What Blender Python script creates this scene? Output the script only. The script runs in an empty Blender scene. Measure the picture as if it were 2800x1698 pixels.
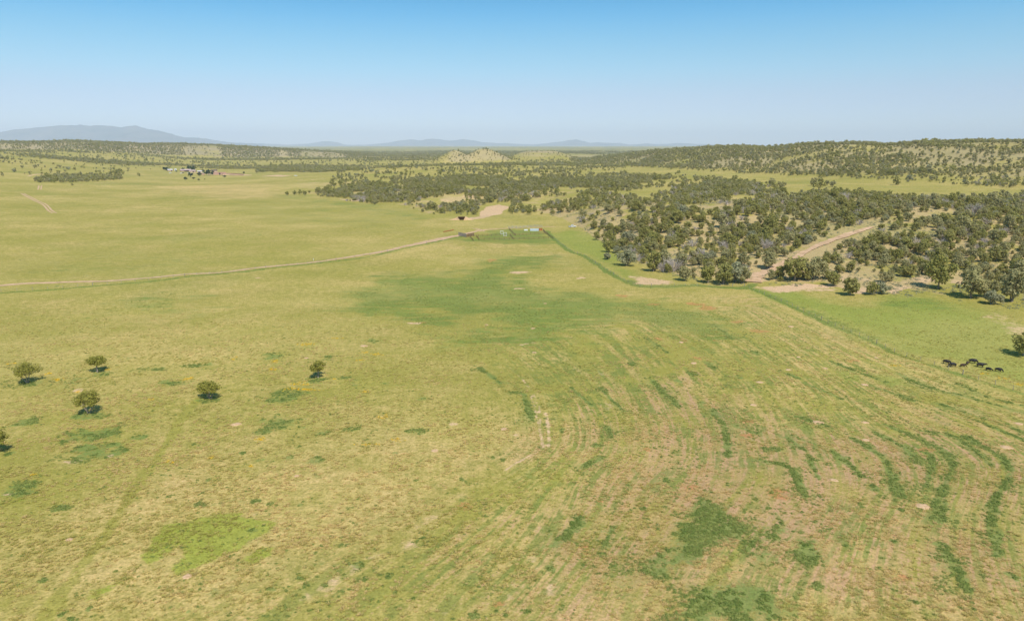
import bpy, bmesh, math, random
import numpy as np
from mathutils import Vector, Matrix, Euler

random.seed(7)
rng = np.random.default_rng(7)
sc = bpy.context.scene
COL = sc.collection

# ------------------------------------------------------------------ camera
FOC, CX, CY = 2000.0, 1400.0, 849.0          # focal length and centre for a 2800 x 1698 frame
HORIZON = 396.0
PITCH = math.atan((CY - HORIZON) / FOC)
CAMZ = 60.0
cam_d = bpy.data.cameras.new('camera')
cam = bpy.data.objects.new('camera', cam_d)
COL.objects.link(cam)
cam.location = (0, 0, CAMZ)
cam.rotation_euler = (math.pi / 2 - PITCH, 0, 0)
cam_d.sensor_width = 36.0
cam_d.lens = 36.0 * FOC / 2800.0
cam_d.clip_start = 0.5
cam_d.clip_end = 200000.0
sc.camera = cam

# ------------------------------------------------------------------ sky, sun, exposure
SUN_EL = math.radians(55)
SUN_AZ = math.radians(158)                    # clockwise from the view direction (+Y): behind, to the right
w = bpy.data.worlds.new('World')
sc.world = w
w.use_nodes = True
nt = w.node_tree
nt.nodes.clear()
o_ = nt.nodes.new('ShaderNodeOutputWorld')
bg = nt.nodes.new('ShaderNodeBackground')
sky = nt.nodes.new('ShaderNodeTexSky')
sky.sky_type = 'NISHITA'
sky.sun_disc = False
sky.sun_elevation = SUN_EL
sky.sun_rotation = SUN_AZ
sky.altitude = 1800
sky.air_density = 1.0
sky.dust_density = 1.2
sky.ozone_density = 2.0
tcw = nt.nodes.new('ShaderNodeTexCoord')
vm = nt.nodes.new('ShaderNodeVectorMath'); vm.operation = 'MULTIPLY'
vm.inputs[1].default_value = (1, 1, 2.2)      # the blue deepens quickly above the dusty horizon
vn = nt.nodes.new('ShaderNodeVectorMath'); vn.operation = 'NORMALIZE'
hsv = nt.nodes.new('ShaderNodeHueSaturation')
hsv.inputs['Saturation'].default_value = 1.2
hsv.inputs['Hue'].default_value = 0.482
nt.links.new(tcw.outputs['Generated'], vm.inputs[0])
nt.links.new(vm.outputs[0], vn.inputs[0])
nt.links.new(vn.outputs[0], sky.inputs['Vector'])
nt.links.new(sky.outputs[0], hsv.inputs['Color'])
# the clear blue thins to pale dusty air towards the horizon; stops above the view greyed to warm shadows
sx = nt.nodes.new('ShaderNodeSeparateXYZ'); nt.links.new(tcw.outputs['Generated'], sx.inputs[0])
ramp = nt.nodes.new('ShaderNodeValToRGB'); ramp.color_ramp.interpolation = 'B_SPLINE'
els = [(0.0, (.52, .46, .48)), (.03, (.56, .47, .48)), (.061, (.90, .57, .51)), (.092, (1.0, .77, .63)), (.135, (.93, .90, .77)), (.175, (.42, .86, .90)), (.30, (.42, .68, .68)), (1.0, (.46, .58, .52))]
while len(ramp.color_ramp.elements) < len(els): ramp.color_ramp.elements.new(.5)
for e_, (p_, c_) in zip(ramp.color_ramp.elements, els): e_.position = p_
for e_, (p_, c_) in zip(ramp.color_ramp.elements, els): e_.position = p_; e_.color = (*c_, 1)
nt.links.new(sx.outputs['Z'], ramp.inputs[0])
mulw = nt.nodes.new('ShaderNodeMix'); mulw.data_type = 'RGBA'; mulw.blend_type = 'MULTIPLY'; mulw.inputs['Factor'].default_value = 1.0
nt.links.new(hsv.outputs[0], mulw.inputs[6]); nt.links.new(ramp.outputs[0], mulw.inputs[7])
vs_ = nt.nodes.new('ShaderNodeVectorMath'); vs_.operation = 'SCALE'; vs_.inputs['Scale'].default_value = 1.45
nt.links.new(mulw.outputs[2], vs_.inputs[0])
nt.links.new(vs_.outputs[0], bg.inputs['Color'])
bg.inputs['Strength'].default_value = 0.15
nt.links.new(bg.outputs[0], o_.inputs[0])

sun_d = bpy.data.lights.new('sun', 'SUN')
sun_d.energy = 4.0
sun_d.angle = math.radians(0.53)
sun_d.color = (1.0, 0.94, 0.84)
sun = bpy.data.objects.new('sun', sun_d)
COL.objects.link(sun)
sdir = Vector((math.sin(SUN_AZ) * math.cos(SUN_EL), math.cos(SUN_AZ) * math.cos(SUN_EL), math.sin(SUN_EL)))
sun.rotation_euler = sdir.to_track_quat('Z', 'Y').to_euler()
sun.location = (0, -50, 300)

sc.view_settings.view_transform = 'Standard'
sc.view_settings.look = 'None'
sc.view_settings.exposure = 0.32
sc.view_settings.gamma = 1.0
sc.view_settings.use_curve_mapping = False
cy = sc.cycles
cy.max_bounces = 5
cy.diffuse_bounces = 3
cy.glossy_bounces = 1
cy.transmission_bounces = 2
cy.volume_bounces = 2
cy.transparent_max_bounces = 8
cy.use_denoising = True
cy.denoiser = 'OPENIMAGEDENOISE'
cy.denoising_input_passes = 'RGB_ALBEDO_NORMAL'
cy.denoising_prefilter = 'ACCURATE'
cy.sample_clamp_indirect = 4.0

# ------------------------------------------------------------------ small maths
def ss(a, b, x):
    t = np.clip((x - a) / (b - a), 0, 1)
    return t * t * (3 - 2 * t)

def _hash(i, j, seed):
    h = (i.astype(np.int64) * 374761393 + j.astype(np.int64) * 668265263 + seed * 974634777) & 0x7fffffff
    h = ((h ^ (h >> 13)) * 1274126177) & 0x7fffffff
    return ((h ^ (h >> 16)) & 0xffff) / 65535.0

def vnoise(x, y, seed=0):
    x = np.asarray(x, float); y = np.asarray(y, float)
    i = np.floor(x); j = np.floor(y)
    fx = x - i; fy = y - j
    fx = fx * fx * fx * (fx * (fx * 6 - 15) + 10); fy = fy * fy * fy * (fy * (fy * 6 - 15) + 10)
    a = _hash(i, j, seed); b = _hash(i + 1, j, seed); c = _hash(i, j + 1, seed); d = _hash(i + 1, j + 1, seed)
    return (a + (b - a) * fx) * (1 - fy) + (c + (d - c) * fx) * fy     # 0..1

def fbm(x, y, seed=0, n=3):
    s = 0; amp = 0.5; tot = 0
    for k in range(n):
        s = s + amp * vnoise(x, y, seed + k * 17); tot += amp
        x = np.asarray(x) * 2.03 + 11.3; y = np.asarray(y) * 2.03 + 5.7; amp *= 0.5
    return s / tot

SP, CP = math.sin(PITCH), math.cos(PITCH)
def pix_dir(u, v):
    xn = (np.asarray(u, float) - CX) / FOC; yn = (CY - np.asarray(v, float)) / FOC
    return xn, CP + yn * SP, -SP + yn * CP
def theta(u, v=HORIZON):
    dx, dy, dz = pix_dir(u, v)
    return dx / dy
def slope(v):
    v = np.asarray(v, float)
    dx, dy, dz = pix_dir(CX, v)
    return dz / dy
def project(x, y, z):
    x = np.asarray(x, float); y = np.asarray(y, float); z = np.asarray(z, float) - CAMZ
    d = y * CP - z * SP
    d = np.where(d < 1e-3, 1e-3, d)
    return CX + FOC * x / d, CY - FOC * (y * SP + z * CP) / d

# ------------------------------------------------------------------ the lie of the land
def tab(pairs):
    p = sorted(pairs)
    return np.array([a for a, b in p], float), np.array([b for a, b in p], float)
def T(u): return float(theta(u))
FOOT = tab([(-.75, 1500), (-.36, 1000), (T(860), 930), (T(1000), 820), (T(1170), 640), (T(1300), 690), (T(1500), 640), (T(1640), 464),
            (T(1770), 362), (T(1850), 328), (T(2000), 316), (T(2300), 304), (T(2800), 262), (1.2, 230)])
MOUND = tab([(-.36, 0), (-.3, 1.5), (-.2, 4), (-.05, 7), (.05, 9), (.15, 11), (.28, 15), (.45, 17), (.7, 17), (1.2, 16)])
RBASE = tab([(.06, 2300), (.14, 1900), (.2, 1500), (.28, 1270), (.45, 950), (.7, 727), (1.2, 560)])
_rc = [(1560, 446), (1600, 440), (1680, 431), (1740, 424), (1800, 417), (1880, 410), (1960, 405), (2040, 404), (2110, 408), (2200, 397),
       (2330, 395), (2420, 400), (2460, 397), (2500, 392), (2600, 390), (2800, 389), (3100, 392)]
_RD = lambda t: np.interp(t, *RBASE) + 540.0
RCREST = tab([(T(u), CAMZ + float(_RD(T(u))) * float(slope(v))) for u, v in _rc] + [(.07, 0.0), (0.0, -5.0)])
_mc = [(-900, 386), (-400, 388), (0, 390), (140, 390), (180, 387), (220, 387), (300, 391), (400, 396), (480, 395), (550, 397), (700, 405), (860, 415),
       (1000, 423), (1100, 430), (1230, 436), (1330, 440)]
_MD = lambda t: 3000 + 900 * np.clip((np.asarray(t) + .7) / .62, -.5, 1.2)
MCREST = tab([(T(u), CAMZ + float(_MD(T(u))) * float(slope(v))) for u, v in _mc] + [(0.03, -10.0)])
def cone(x, y, u, D, h, R, sharp=0.18):
    d = np.hypot(x - T(u) * D, (y - D) * 0.9) / R
    d = d * (1 + 0.25 * (fbm(x / 55, y / 55, 41) - .5))
    q_ = (1 - d).clip(0)
    return h * (q_ ** .92) * (1 - .07 * np.exp(-(d / .12) ** 2))

def zparts(x, y):
    x = np.asarray(x, float); y = np.asarray(y, float)
    yy = np.maximum(y, 1.0)
    t = np.where(y > 1, x / yy, np.sign(x) * 3)
    front = ss(40, 120, y)
    z = (fbm(x / 55, y / 55, 3) - .5) * 1.2 + (fbm(x / 260, y / 260, 5, 2) - .5) * 5.0 * ss(450, 1100, y)
    z = z * front
    # gentle rise on the left, away from the camera
    tt = -x - 0.35 * y
    z = z + 38 * ss(60, 850, tt + 120 * (fbm(x / 300, y / 300, 9) - .5)) * ss(150, 900, y) * (1 - ss(5200, 8500, y))
    # wooded swell on the right
    s = y - np.interp(t, *FOOT)
    H = np.interp(t, *MOUND)
    hum = (fbm(x / 70, y / 70, 12) - .5) * 7.0
    prof = ss(-8, 190, s)
    roll = 1.0 - 0.25 * ss(300, 430, s)
    w_h = ss(0, 70, s) * (1 - ss(330, 420, s)) * ss(-.33, -.15, t)
    z = z + H * prof * roll * (1 - ss(5000, 8000, y)) + hum * w_h
    # middle hill
    z = z + 12 * np.exp(-(((x - T(1130) * 1500) / 190) ** 2 + ((y - 1520) / 230) ** 2))
    z = z + 7 * np.exp(-(((x - T(1400) * 1700) / 160) ** 2 + ((y - 1700) / 200) ** 2))
    # right ridge
    rb = np.interp(t, *RBASE); rc = np.interp(t, *RCREST)
    q = (y - rb) / 540.0
    spur = (fbm(x / 120, y / 260, 21) - .5) * 0.42
    pr = ss(-0.05, 1.0, q + spur * ss(0, .4, q) * (1 - ss(.6, 1, q)))
    pr = pr * (1 - ss(1.5, 4.0, q)) * ss(.05, .12, t)
    z = z * (1 - pr) + np.maximum(rc, z) * pr
    # mesa on the left skyline
    md = _MD(t); mc = np.interp(t, *MCREST)
    dist = (y - md)
    wv = 1 + 0.9 * (fbm(t * 22, y / 900, 31) - .5)
    pm = ss(-420, -20, dist * wv) * (1 - ss(500, 2200, dist)) * (1 - ss(-.09, .0, t))
    zm = np.maximum(mc + (fbm(x / 160, y / 160, 33) - .5) * 5, z)
    z = z * (1 - pm) + zm * pm
    # two small cones and the low bald hill
    z = z + np.maximum(cone(x, y, 1243, 2300, 41, 76), cone(x, y, 1324, 2350, 45, 94))
    z = z + 31 * np.exp(-(((x - T(1478) * 2700) / 105) ** 4 + ((y - 2700) / 220) ** 2))
    # low swells far out on the plain
    z = z + ss(5000, 9000, y) * (fbm(x / 2600, y / 2200, 51) - .35) * 45 * (1 - ss(20000, 30000, y))
    return z, pr, pm, s
def zf(x, y): return zparts(x, y)[0]

def P(pts):
    """ground points seen at photo pixels"""
    pts = np.asarray(pts, float).reshape(-1, 2)
    dx, dy, dz = pix_dir(pts[:, 0], pts[:, 1])
    ts = 60 * 1.012 ** np.arange(0, 560)
    lo = np.full(len(pts), ts[0]); hi = np.full(len(pts), ts[-1]); done = np.zeros(len(pts), bool)
    for k in range(1, len(ts)):
        idx = np.where(~done)[0]
        if len(idx) == 0: break
        t_ = ts[k]
        g = CAMZ + dz[idx] * t_ - zf(dx[idx] * t_, dy[idx] * t_)
        hit = idx[g < 0]
        lo[hit] = ts[k - 1]; hi[hit] = t_; done[hit] = True
    for k in range(26):
        m = .5 * (lo + hi)
        g = CAMZ + dz * m - zf(dx * m, dy * m)
        lo = np.where(g > 0, m, lo); hi = np.where(g > 0, hi, m)
    m = .5 * (lo + hi)
    x, y = dx * m, dy * m
    return np.stack([x, y, zf(x, y)], 1)
def P1(u, v): return P([(u, v)])[0]

def sdist(X, Y, poly):
    """signed distance (inside positive) of points to a closed world polygon"""
    n = len(poly); d = np.full(X.shape, 1e18); ins = np.zeros(X.shape, bool)
    for i in range(n):
        ax, ay = poly[i][:2]; bx, by = poly[(i + 1) % n][:2]
        ex, ey = bx - ax, by - ay
        wx, wy = X - ax, Y - ay
        h = np.clip((wx * ex + wy * ey) / (ex * ex + ey * ey + 1e-9), 0, 1)
        d = np.minimum(d, (wx - ex * h) ** 2 + (wy - ey * h) ** 2)
        c = ((ay > Y) != (by > Y))
        xi = ax + (Y - ay) * ex / (ey if abs(ey) > 1e-9 else 1e-9)
        ins ^= c & (X < xi)
    d = np.sqrt(d)
    return np.where(ins, d, -d)
def ldist(X, Y, line):
    d = np.full(X.shape, 1e18)
    for i in range(len(line) - 1):
        ax, ay = line[i][:2]; bx, by = line[i + 1][:2]
        ex, ey = bx - ax, by - ay
        wx, wy = X - ax, Y - ay
        h = np.clip((wx * ex + wy * ey) / (ex * ex + ey * ey + 1e-9), 0, 1)
        d = np.minimum(d, (wx - ex * h) ** 2 + (wy - ey * h) ** 2)
    return np.sqrt(d)
def smooth_line(pts, n=6):
    p = np.asarray(pts, float); out = []
    for i in range(len(p) - 1):
        p0 = p[max(i - 1, 0)]; p1 = p[i]; p2 = p[i + 1]; p3 = p[min(i + 2, len(p) - 1)]
        for k in range(n):
            t = k / n
            out.append(.5 * ((2 * p1) + (-p0 + p2) * t + (2 * p0 - 5 * p1 + 4 * p2 - p3) * t * t + (-p0 + 3 * p1 - 3 * p2 + p3) * t ** 3))
    out.append(p[-1])
    return np.array(out)

# ------------------------------------------------------------------ what grows where (photo outlines put on the ground)
FEATURES = []           # (channel, kind, geometry, half width / soft edge, strength)
_pending, _pix = [], []
def _later(ch, kind, pts, wdt, st):
    _pending.append((ch, kind, len(_pix), len(pts), wdt, st)); _pix.extend([tuple(p) for p in pts])
def area(ch, strength, soft, *pts): _later(ch, 'a', pts, soft, strength)
def strip(ch, strength, half, *pts): _later(ch, 'l', smooth_line(pts, 4), half, strength)
def spot(ch, strength, u, v, w, h): _later(ch, 's', [(u, v), (u - w / 2, v), (u, v - h / 2)], 0, strength)
def resolve_features():
    W = P(_pix)
    for ch, kind, i, n, wdt, st in _pending:
        c = W[i:i + n]
        if kind == 's':
            rx = np.hypot(*(c[1] - c[0])[:2]); ry = np.hypot(*(c[2] - c[0])[:2])
            c = (c[0][0], c[0][1], max(rx, .4), max(min(ry, rx * 3), .4))
        FEATURES.append((ch, kind, c, wdt, st))

# the big dark green sweep in the middle of the pasture
area('lush', .60, 22, (1000, 790), (1080, 750), (1250, 752), (1330, 705), (1480, 692), (1500, 722), (1450, 750), (1460, 780), (1560, 800),
     (1700, 805), (1800, 822), (1900, 832), (1970, 865), (1990, 905), (1900, 912), (1800, 905), (1700, 892), (1600, 902), (1500, 920),
     (1400, 942), (1330, 930), (1280, 890), (1150, 880), (1050, 862), (950, 842))
area('lush', .58, 14, (1400, 805), (1560, 810), (1700, 830), (1840, 835), (1900, 860), (1800, 890), (1640, 880), (1480, 905), (1380, 925), (1360, 880))
area('lush', .28, 10, (1040, 770), (1120, 752), (1240, 760), (1230, 800), (1120, 815), (1040, 805))
area('lush', .34, 16, (270, 825), (330, 802), (430, 790), (560, 800), (620, 830), (600, 860), (500, 872), (420, 880), (330, 872), (290, 850))
area('lush', .25, 14, (600, 560), (760, 545), (950, 555), (1150, 590), (1180, 610), (1000, 625), (700, 610))
area('lush', .20, 14, (0, 700), (200, 690), (500, 700), (640, 715), (400, 745), (0, 765))
area('lush', .36, 16, (740, 527), (870, 545), (1000, 555), (1130, 580), (1190, 592), (1150, 602), (1000, 580), (860, 556), (740, 540))
area('lush', .52, 9, (1240, 655), (1300, 645), (1330, 632), (1390, 627), (1480, 626), (1500, 640), (1525, 660), (1500, 668), (1380, 668), (1290, 662))
area('field', .85, 8, (1500, 640), (1560, 628), (1640, 640), (1665, 660), (1690, 690), (1705, 735), (1735, 765), (1690, 740), (1620, 705), (1560, 680), (1520, 655))
area('field', .9, 9, (2050, 792), (2180, 800), (2330, 838), (2420, 815), (2520, 806), (2640, 835), (2800, 895), (2900, 930), (2900, 1090), (2800, 1066), (2560, 992), (2400, 930), (2270, 875), (2150, 825))
area('lush', .35, 5, (2370, 830), (2450, 812), (2560, 808), (2640, 832), (2620, 850), (2480, 850))
# fence line verges
for hw, st, pts in ((1.5, .85, ((0, 801), (150, 792), (300, 779), (420, 769), (520, 756), (650, 745), (720, 736))),
                    (1.4, .85, ((720, 736), (850, 722), (1000, 704), (1100, 681), (1260, 648))),
                    (1.7, .95, ((1496, 632), (1513, 652), (1560, 688), (1600, 702), (1660, 742), (1720, 776))),
                    (2.6, .95, ((1722, 768), (1745, 782), (1800, 784), (1870, 781))),
                    (2.2, .95, ((1900, 780), (1960, 785), (2030, 788), (2060, 778))),
                    (1.5, .85, ((2040, 783), (2150, 832), (2270, 888), (2380, 933), (2450, 968))),
                    (1.0, .6, ((2450, 968), (2560, 1003), (2650, 1033), (2800, 1078)))):
    strip('lush', st, hw, *pts)
strip('lush', .4, 3.2, (2060, 790), (2160, 828), (2280, 880), (2390, 925))
# lines of weeds along the old furrows
STRIPS = ((1.5, (1769, 927), (1800, 945), (1826, 964)), (1.5, (1951, 888), (1975, 905), (2002, 927)), (1.7, (1786, 1041), (1820, 1078), (1855, 1110)),
          (1.8, (1943, 1118), (1972, 1150), (1985, 1185), (1990, 1245)), (1.3, (2081, 1258), (2157, 1277), (2183, 1318), (2202, 1356)),
          (1.5, (2277, 1235), (2323, 1270), (2353, 1303)), (1.6, (2326, 1196), (2379, 1228), (2421, 1258), (2436, 1303), (2459, 1356)),
          (2.0, (2398, 1186), (2474, 1224), (2511, 1266)), (1.3, (2489, 1215), (2542, 1243), (2545, 1281), (2530, 1330)),
          (1.5, (2542, 1217), (2587, 1235), (2606, 1273), (2587, 1318), (2572, 1356), (2568, 1424)), (1.9, (2579, 1492), (2606, 1537), (2625, 1568), (2647, 1613)),
          (1.7, (2640, 1194), (2700, 1228), (2745, 1258), (2764, 1292), (2738, 1341), (2715, 1379), (2708, 1417), (2723, 1481), (2727, 1518)),
          (1.1, (2519, 1179), (2606, 1194), (2670, 1235), (2715, 1277)), (1.1, (2417, 1160), (2474, 1183), (2530, 1209)),
          (1.0, (2199, 1047), (2250, 1068), (2300, 1090)), (1.1, (2134, 1013), (2182, 1035)), (1.3, (2270, 987), (2340, 1015), (2427, 1047)),
          (1.1, (2384, 1055), (2440, 1075), (2495, 1095)), (1.2, (2455, 1021), (2526, 1055), (2640, 1084), (2800, 1129)), (1.2, (2577, 1106), (2690, 1145), (2800, 1182)),
          (1.2, (2620, 1050), (2700, 1085), (2800, 1110)), (1.0, (2640, 1140), (2720, 1170), (2800, 1205)),
          (1.7, (1586, 1417), (1571, 1443), (1534, 1480), (1519, 1492)), (1.3, (1594, 1277), (1640, 1250)), (1.4, (1658, 1168), (1665, 1182), (1670, 1195)),
          (1.2, (1677, 1439), (1651, 1492)), (1.5, (1311, 1007), (1340, 1025), (1368, 1047)), (1.2, (1400, 1072), (1434, 1081), (1443, 1118), (1457, 1152)),
          (1.0, (2166, 1190), (2230, 1215)), (1.0, (2010, 1165), (2070, 1185)), (1.3, (2180, 1140), (2260, 1165)), (.9, (1640, 1060), (1700, 1120)),
          (.8, (1560, 1060), (1620, 1110)), (.9, (2150, 1195), (2200, 1230)), (1.0, (2215, 1260), (2240, 1310)))
for s_ in STRIPS: strip('weed', .70, s_[0] * .60, *s_[1:]); strip('weed', .36, s_[0] * 1.6, *s_[1:])
area('weed', .36, 6.0, (1900, 1330), (2060, 1420), (2070, 1500), (1900, 1600), (1720, 1610), (1720, 1520), (1820, 1420))
area('weed', .78, 4.0, (1930, 1345), (1960, 1370), (1990, 1400), (2035, 1440), (2030, 1470), (1990, 1490), (1960, 1520), (1900, 1560), (1830, 1590),
     (1760, 1580), (1745, 1540), (1800, 1500), (1830, 1450), (1880, 1410), (1900, 1370))
area('weed', .78, 2.6, (2170, 1475), (2215, 1480), (2250, 1510), (2260, 1540), (2200, 1548), (2165, 1520))
area('weed', .68, 4.0, (1840, 1600), (1980, 1580), (2150, 1610), (2200, 1720), (1850, 1720))
area('weed', .56, 3.0, (2000, 1500), (2120, 1400), (2180, 1430), (2140, 1500), (2060, 1560), (1980, 1560))
for u, v, w_, h in ((2760, 1572, 52, 40), (1625, 1220, 40, 16), (1643, 1515, 34, 18), (1507, 1553, 42, 26), (1300, 1683, 44, 30), (1062, 1575, 34, 22),
                    (1262, 1311, 28, 26), (1345, 1296, 36, 18), (1349, 1254, 20, 22), (1375, 1256, 18, 18), (1134, 1313, 22, 16), (1536, 1178, 24, 22),
                    (2210, 1035, 10, 8), (1730, 995, 34, 14), (1890, 1022, 30, 26), (1855, 1040, 32, 16), (1950, 1002, 32, 22), (2065, 965, 22, 12),
                    (1574, 968, 24, 8), (1818, 1010, 24, 14), (1757, 1050, 26, 12), (1800, 1130, 20, 14), (1920, 1100, 30, 16), (2020, 1030, 26, 12),
                    (2650, 1590, 30, 36), (2500, 1645, 56, 24), (2380, 1580, 36, 14), (2230, 1600, 40, 26), (2445, 1480, 24, 20), (2310, 1485, 34, 22),
                    (2255, 1445, 26, 14), (2120, 1230, 44, 14), (2095, 1232, 30, 16), (2240, 1208, 40, 18), (2050, 1268, 24, 14), (2213, 1250, 26, 20),
                    (2390, 1330, 26, 30), (2070, 1368, 28, 16), (2360, 1385, 18, 18), (2460, 1392, 22, 14), (2575, 1410, 34, 22), (1990, 1305, 20, 10),
                    (1720, 1330, 28, 22), (1735, 1290, 20, 14), (1820, 1310, 22, 18), (1850, 1240, 30, 16), (1800, 1260, 22, 12), (1880, 1410, 20, 14),
                    (1700, 1400, 20, 14), (1760, 1390, 24, 14), (1620, 1610, 20, 14), (1520, 1690, 24, 22), (1405, 1690, 20, 14), (1450, 1700, 30, 20),
                    (545, 1378, 60, 30), (570, 1312, 18, 12), (600, 1322, 22, 12), (378, 1475, 18, 10), (420, 1392, 14, 12), (460, 1357, 14, 10),
                    (463, 1662, 26, 14), (515, 1672, 20, 14), (620, 1655, 44, 22), (243, 1665, 20, 14), (168, 1682, 18, 14), (195, 1690, 14, 14),
                    (24, 1520, 22, 8), (118, 1585, 40, 22), (650, 1640, 26, 14), (585, 1670, 24, 14), (890, 1600, 18, 12), (820, 1580, 24, 12),
                    (745, 1610, 30, 14), (880, 1540, 30, 12), (955, 1390, 22, 10), (980, 1545, 34, 18), (940, 1490, 30, 12), (700, 1370, 26, 12),
                    (740, 1378, 26, 10), (820, 1380, 20, 10), (1240, 1292, 26, 8), (1140, 1268, 14, 8), (1080, 1240, 24, 12), (1190, 1296, 14, 6),
                    (640, 1460, 22, 8), (690, 1450, 40, 14), (865, 1300, 22, 14), (815, 1225, 20, 10), (790, 1250, 46, 24), (865, 1258, 60, 22),
                    (660, 1238, 26, 10), (530, 1215, 14, 10), (20, 1240, 36, 16), (30, 1345, 60, 24), (40, 1330, 40, 16)):
    spot('weed', .58, u, v, w_ * .95, h * .95)
# softer clumps near the lone trees
for u, v, w_, h in ((785, 1083, 92, 36), (745, 1090, 46, 20), (770, 1157, 120, 34), (965, 1174, 76, 22), (1130, 1180, 64, 18), (420, 1010, 110, 20), (540, 1000, 100, 20),
                    (460, 1047, 130, 14), (750, 975, 100, 20), (910, 975, 60, 16), (1025, 932, 52, 10), (1052, 1048, 36, 10), (1150, 1088, 34, 14),
                    (300, 1180, 80, 30), (220, 1192, 110, 30), (70, 1155, 110, 18), (370, 1195, 60, 16), (250, 1240, 120, 40), (320, 1235, 60, 24), (215, 1250, 50, 26),
                    (880, 1185, 60, 20), (720, 1180, 60, 20), (710, 1258, 40, 16), (165, 1390, 60, 20), (50, 1345, 110, 44), (945, 1032, 60, 14), (870, 1040, 66, 18),
                    (580, 1095, 74, 18), (245, 1136, 110, 24), (75, 1050, 70, 12), (280, 1022, 60, 14)):
    spot('weed', .60, u, v, w_ * 1.05, h * 1.05); spot('lime', .38, u, v, w_ * 1.3, h * 1.3)
area('weed', .50, 6, (40, 1050), (100, 1030), (170, 1020), (240, 1015), (300, 1020), (285, 1045), (250, 1062), (210, 1070), (150, 1065), (110, 1058))
# yellow green sward, bottom left
area('lime', 1.0, 2.0, (445, 1437), (566, 1409), (672, 1390), (690, 1409), (774, 1424), (736, 1458), (642, 1492), (558, 1537), (491, 1564),
     (472, 1552), (528, 1522), (490, 1492), (408, 1534), (400, 1522), (415, 1480), (440, 1450))
area('lime', .8, 1.5, (660, 1530), (700, 1505), (750, 1495), (745, 1520), (690, 1540))
area('lime', .6, 2.5, (210, 1645), (250, 1610), (330, 1580), (345, 1590), (300, 1620), (230, 1655))
area('lime', .55, 3, (0, 1310), (60, 1310), (90, 1340), (60, 1400), (0, 1400))
area('lime', .4, 3, (0, 1570), (80, 1575), (90, 1610), (0, 1650))
area('lime', .35, 6, (380, 1300), (420, 1310), (420, 1360), (360, 1370))
for u, v, w_, h in ((2330, 1034, 60, 22), (2430, 1040, 90, 30), (2310, 1025, 50, 18)): spot('field', .9, u, v, w_, h)
# dry ground
area('dry', .8, 34, (1480, 1180), (1800, 1080), (2200, 1130), (2800, 1230), (2900, 1760), (1500, 1760), (1420, 1500), (1560, 1350))
area('dry', .42, 20, (200, 1350), (600, 1180), (1300, 1200), (1380, 1320), (1000, 1600), (500, 1760), (0, 1760), (-100, 1500))
area('dry', .45, 8, (600, 1640), (800, 1560), (960, 1460), (1020, 1470), (960, 1560), (760, 1660), (640, 1700))
area('dry', .5, 10, (1380, 1520), (1430, 1400), (1500, 1340), (1520, 1380), (1460, 1500), (1420, 1620), (1340, 1740), (1240, 1740))
area('dry', .3, 14, (1500, 700), (1700, 790), (1900, 795), (2060, 800), (2250, 890), (2500, 1000), (2300, 960), (2000, 850), (1700, 810), (1560, 760))
area('dry', .35, 20, (1180, 650), (1500, 668), (1560, 710), (1400, 690), (1200, 690), (1000, 730))
area('dry', .55, 40, (420, 510), (760, 500), (760, 540), (560, 545))
area('green', .5, 25, (1420, 1300), (1500, 1180), (1420, 980), (1500, 960), (1620, 1200), (1480, 1420), (1300, 1560), (1000, 1740), (860, 1760))
area('green', .35, 30, (1450, 930), (1900, 930), (2200, 1020), (1900, 1060), (1600, 1060))
# bare soil
strip('bare', .52, .35, (1475, 1108), (1478, 1160), (1488, 1228)); strip('bare', .5, .6, (1492, 1130), (1500, 1180), (1500, 1225)); strip('bare', .55, .3, (1452, 1085), (1466, 1130), (1474, 1175), (1483, 1225))
strip('bare', .40, .6, (1330, 960), (1370, 985), (1410, 1020), (1448, 1062), (1470, 1110))
strip('bare', .42, .5, (1483, 1225), (1440, 1250), (1390, 1280), (1310, 1330))
strip('bare', .35, 1.4, (1310, 1330), (1200, 1400), (1080, 1480), (960, 1560), (840, 1640))
strip('bare', .30, 1.6, (1480, 1450), (1440, 1540), (1400, 1640))
strip('green', .85, 1.0, (545, 1090), (500, 1140), (440, 1240), (380, 1320), (300, 1440), (200, 1580), (120, 1700))
strip('bare', .6, .45, (1424, 943), (1460, 937), (1497, 935))
area('bare', .55, 3, (1082, 1480), (1160, 1465), (1180, 1480), (1090, 1540), (1030, 1560)); area('bare', .5, 2.5, (990, 1540), (1080, 1510), (1090, 1530), (1010, 1570))
area('bare', .45, 2.5, (1190, 1690), (1260, 1640), (1280, 1660), (1220, 1710))
area('bare', .5, 2, (1490, 1560), (1530, 1580), (1520, 1640), (1480, 1620))
for u, v, w_, h in ((1130, 884, 62, 7), (1108, 752, 30, 4), (705, 760, 20, 4), (1410, 1188, 60, 20), (1240, 1160, 40, 10), (1640, 1020, 40, 14), (1690, 1080, 40, 16), (1660, 1110, 50, 24),
                    (1575, 1010, 50, 20), (1720, 1090, 30, 12), (215, 1068, 36, 12), (195, 1262, 70, 16), (300, 1247, 20, 10), (20, 1352, 50, 10), (1620, 1380, 40, 20), (700, 1405, 20, 12),
                    (455, 1495, 20, 10), (1580, 1410, 50, 10), (1420, 790, 40, 5), (1470, 800, 30, 5), (1420, 745, 60, 6), (1590, 760, 50, 6)):
    spot('bare', .42 if v > 900 else .6, u, v, w_, h)
area('bare', .9, 2.0, (1313, 578), (1328, 566), (1364, 560), (1397, 567), (1375, 576), (1368, 587), (1346, 590), (1328, 595), (1310, 599), (1273, 601), (1269, 597), (1310, 593))
area('bare', .6, 3, (1190, 548), (1255, 535), (1300, 530), (1320, 540), (1265, 548), (1240, 556))
area('bare', .55, 3, (1600, 577), (1680, 572), (1720, 580), (1700, 596), (1640, 590)); area('bare', .5, 3, (1560, 605), (1600, 590), (1625, 580), (1610, 600), (1580, 615))
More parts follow.
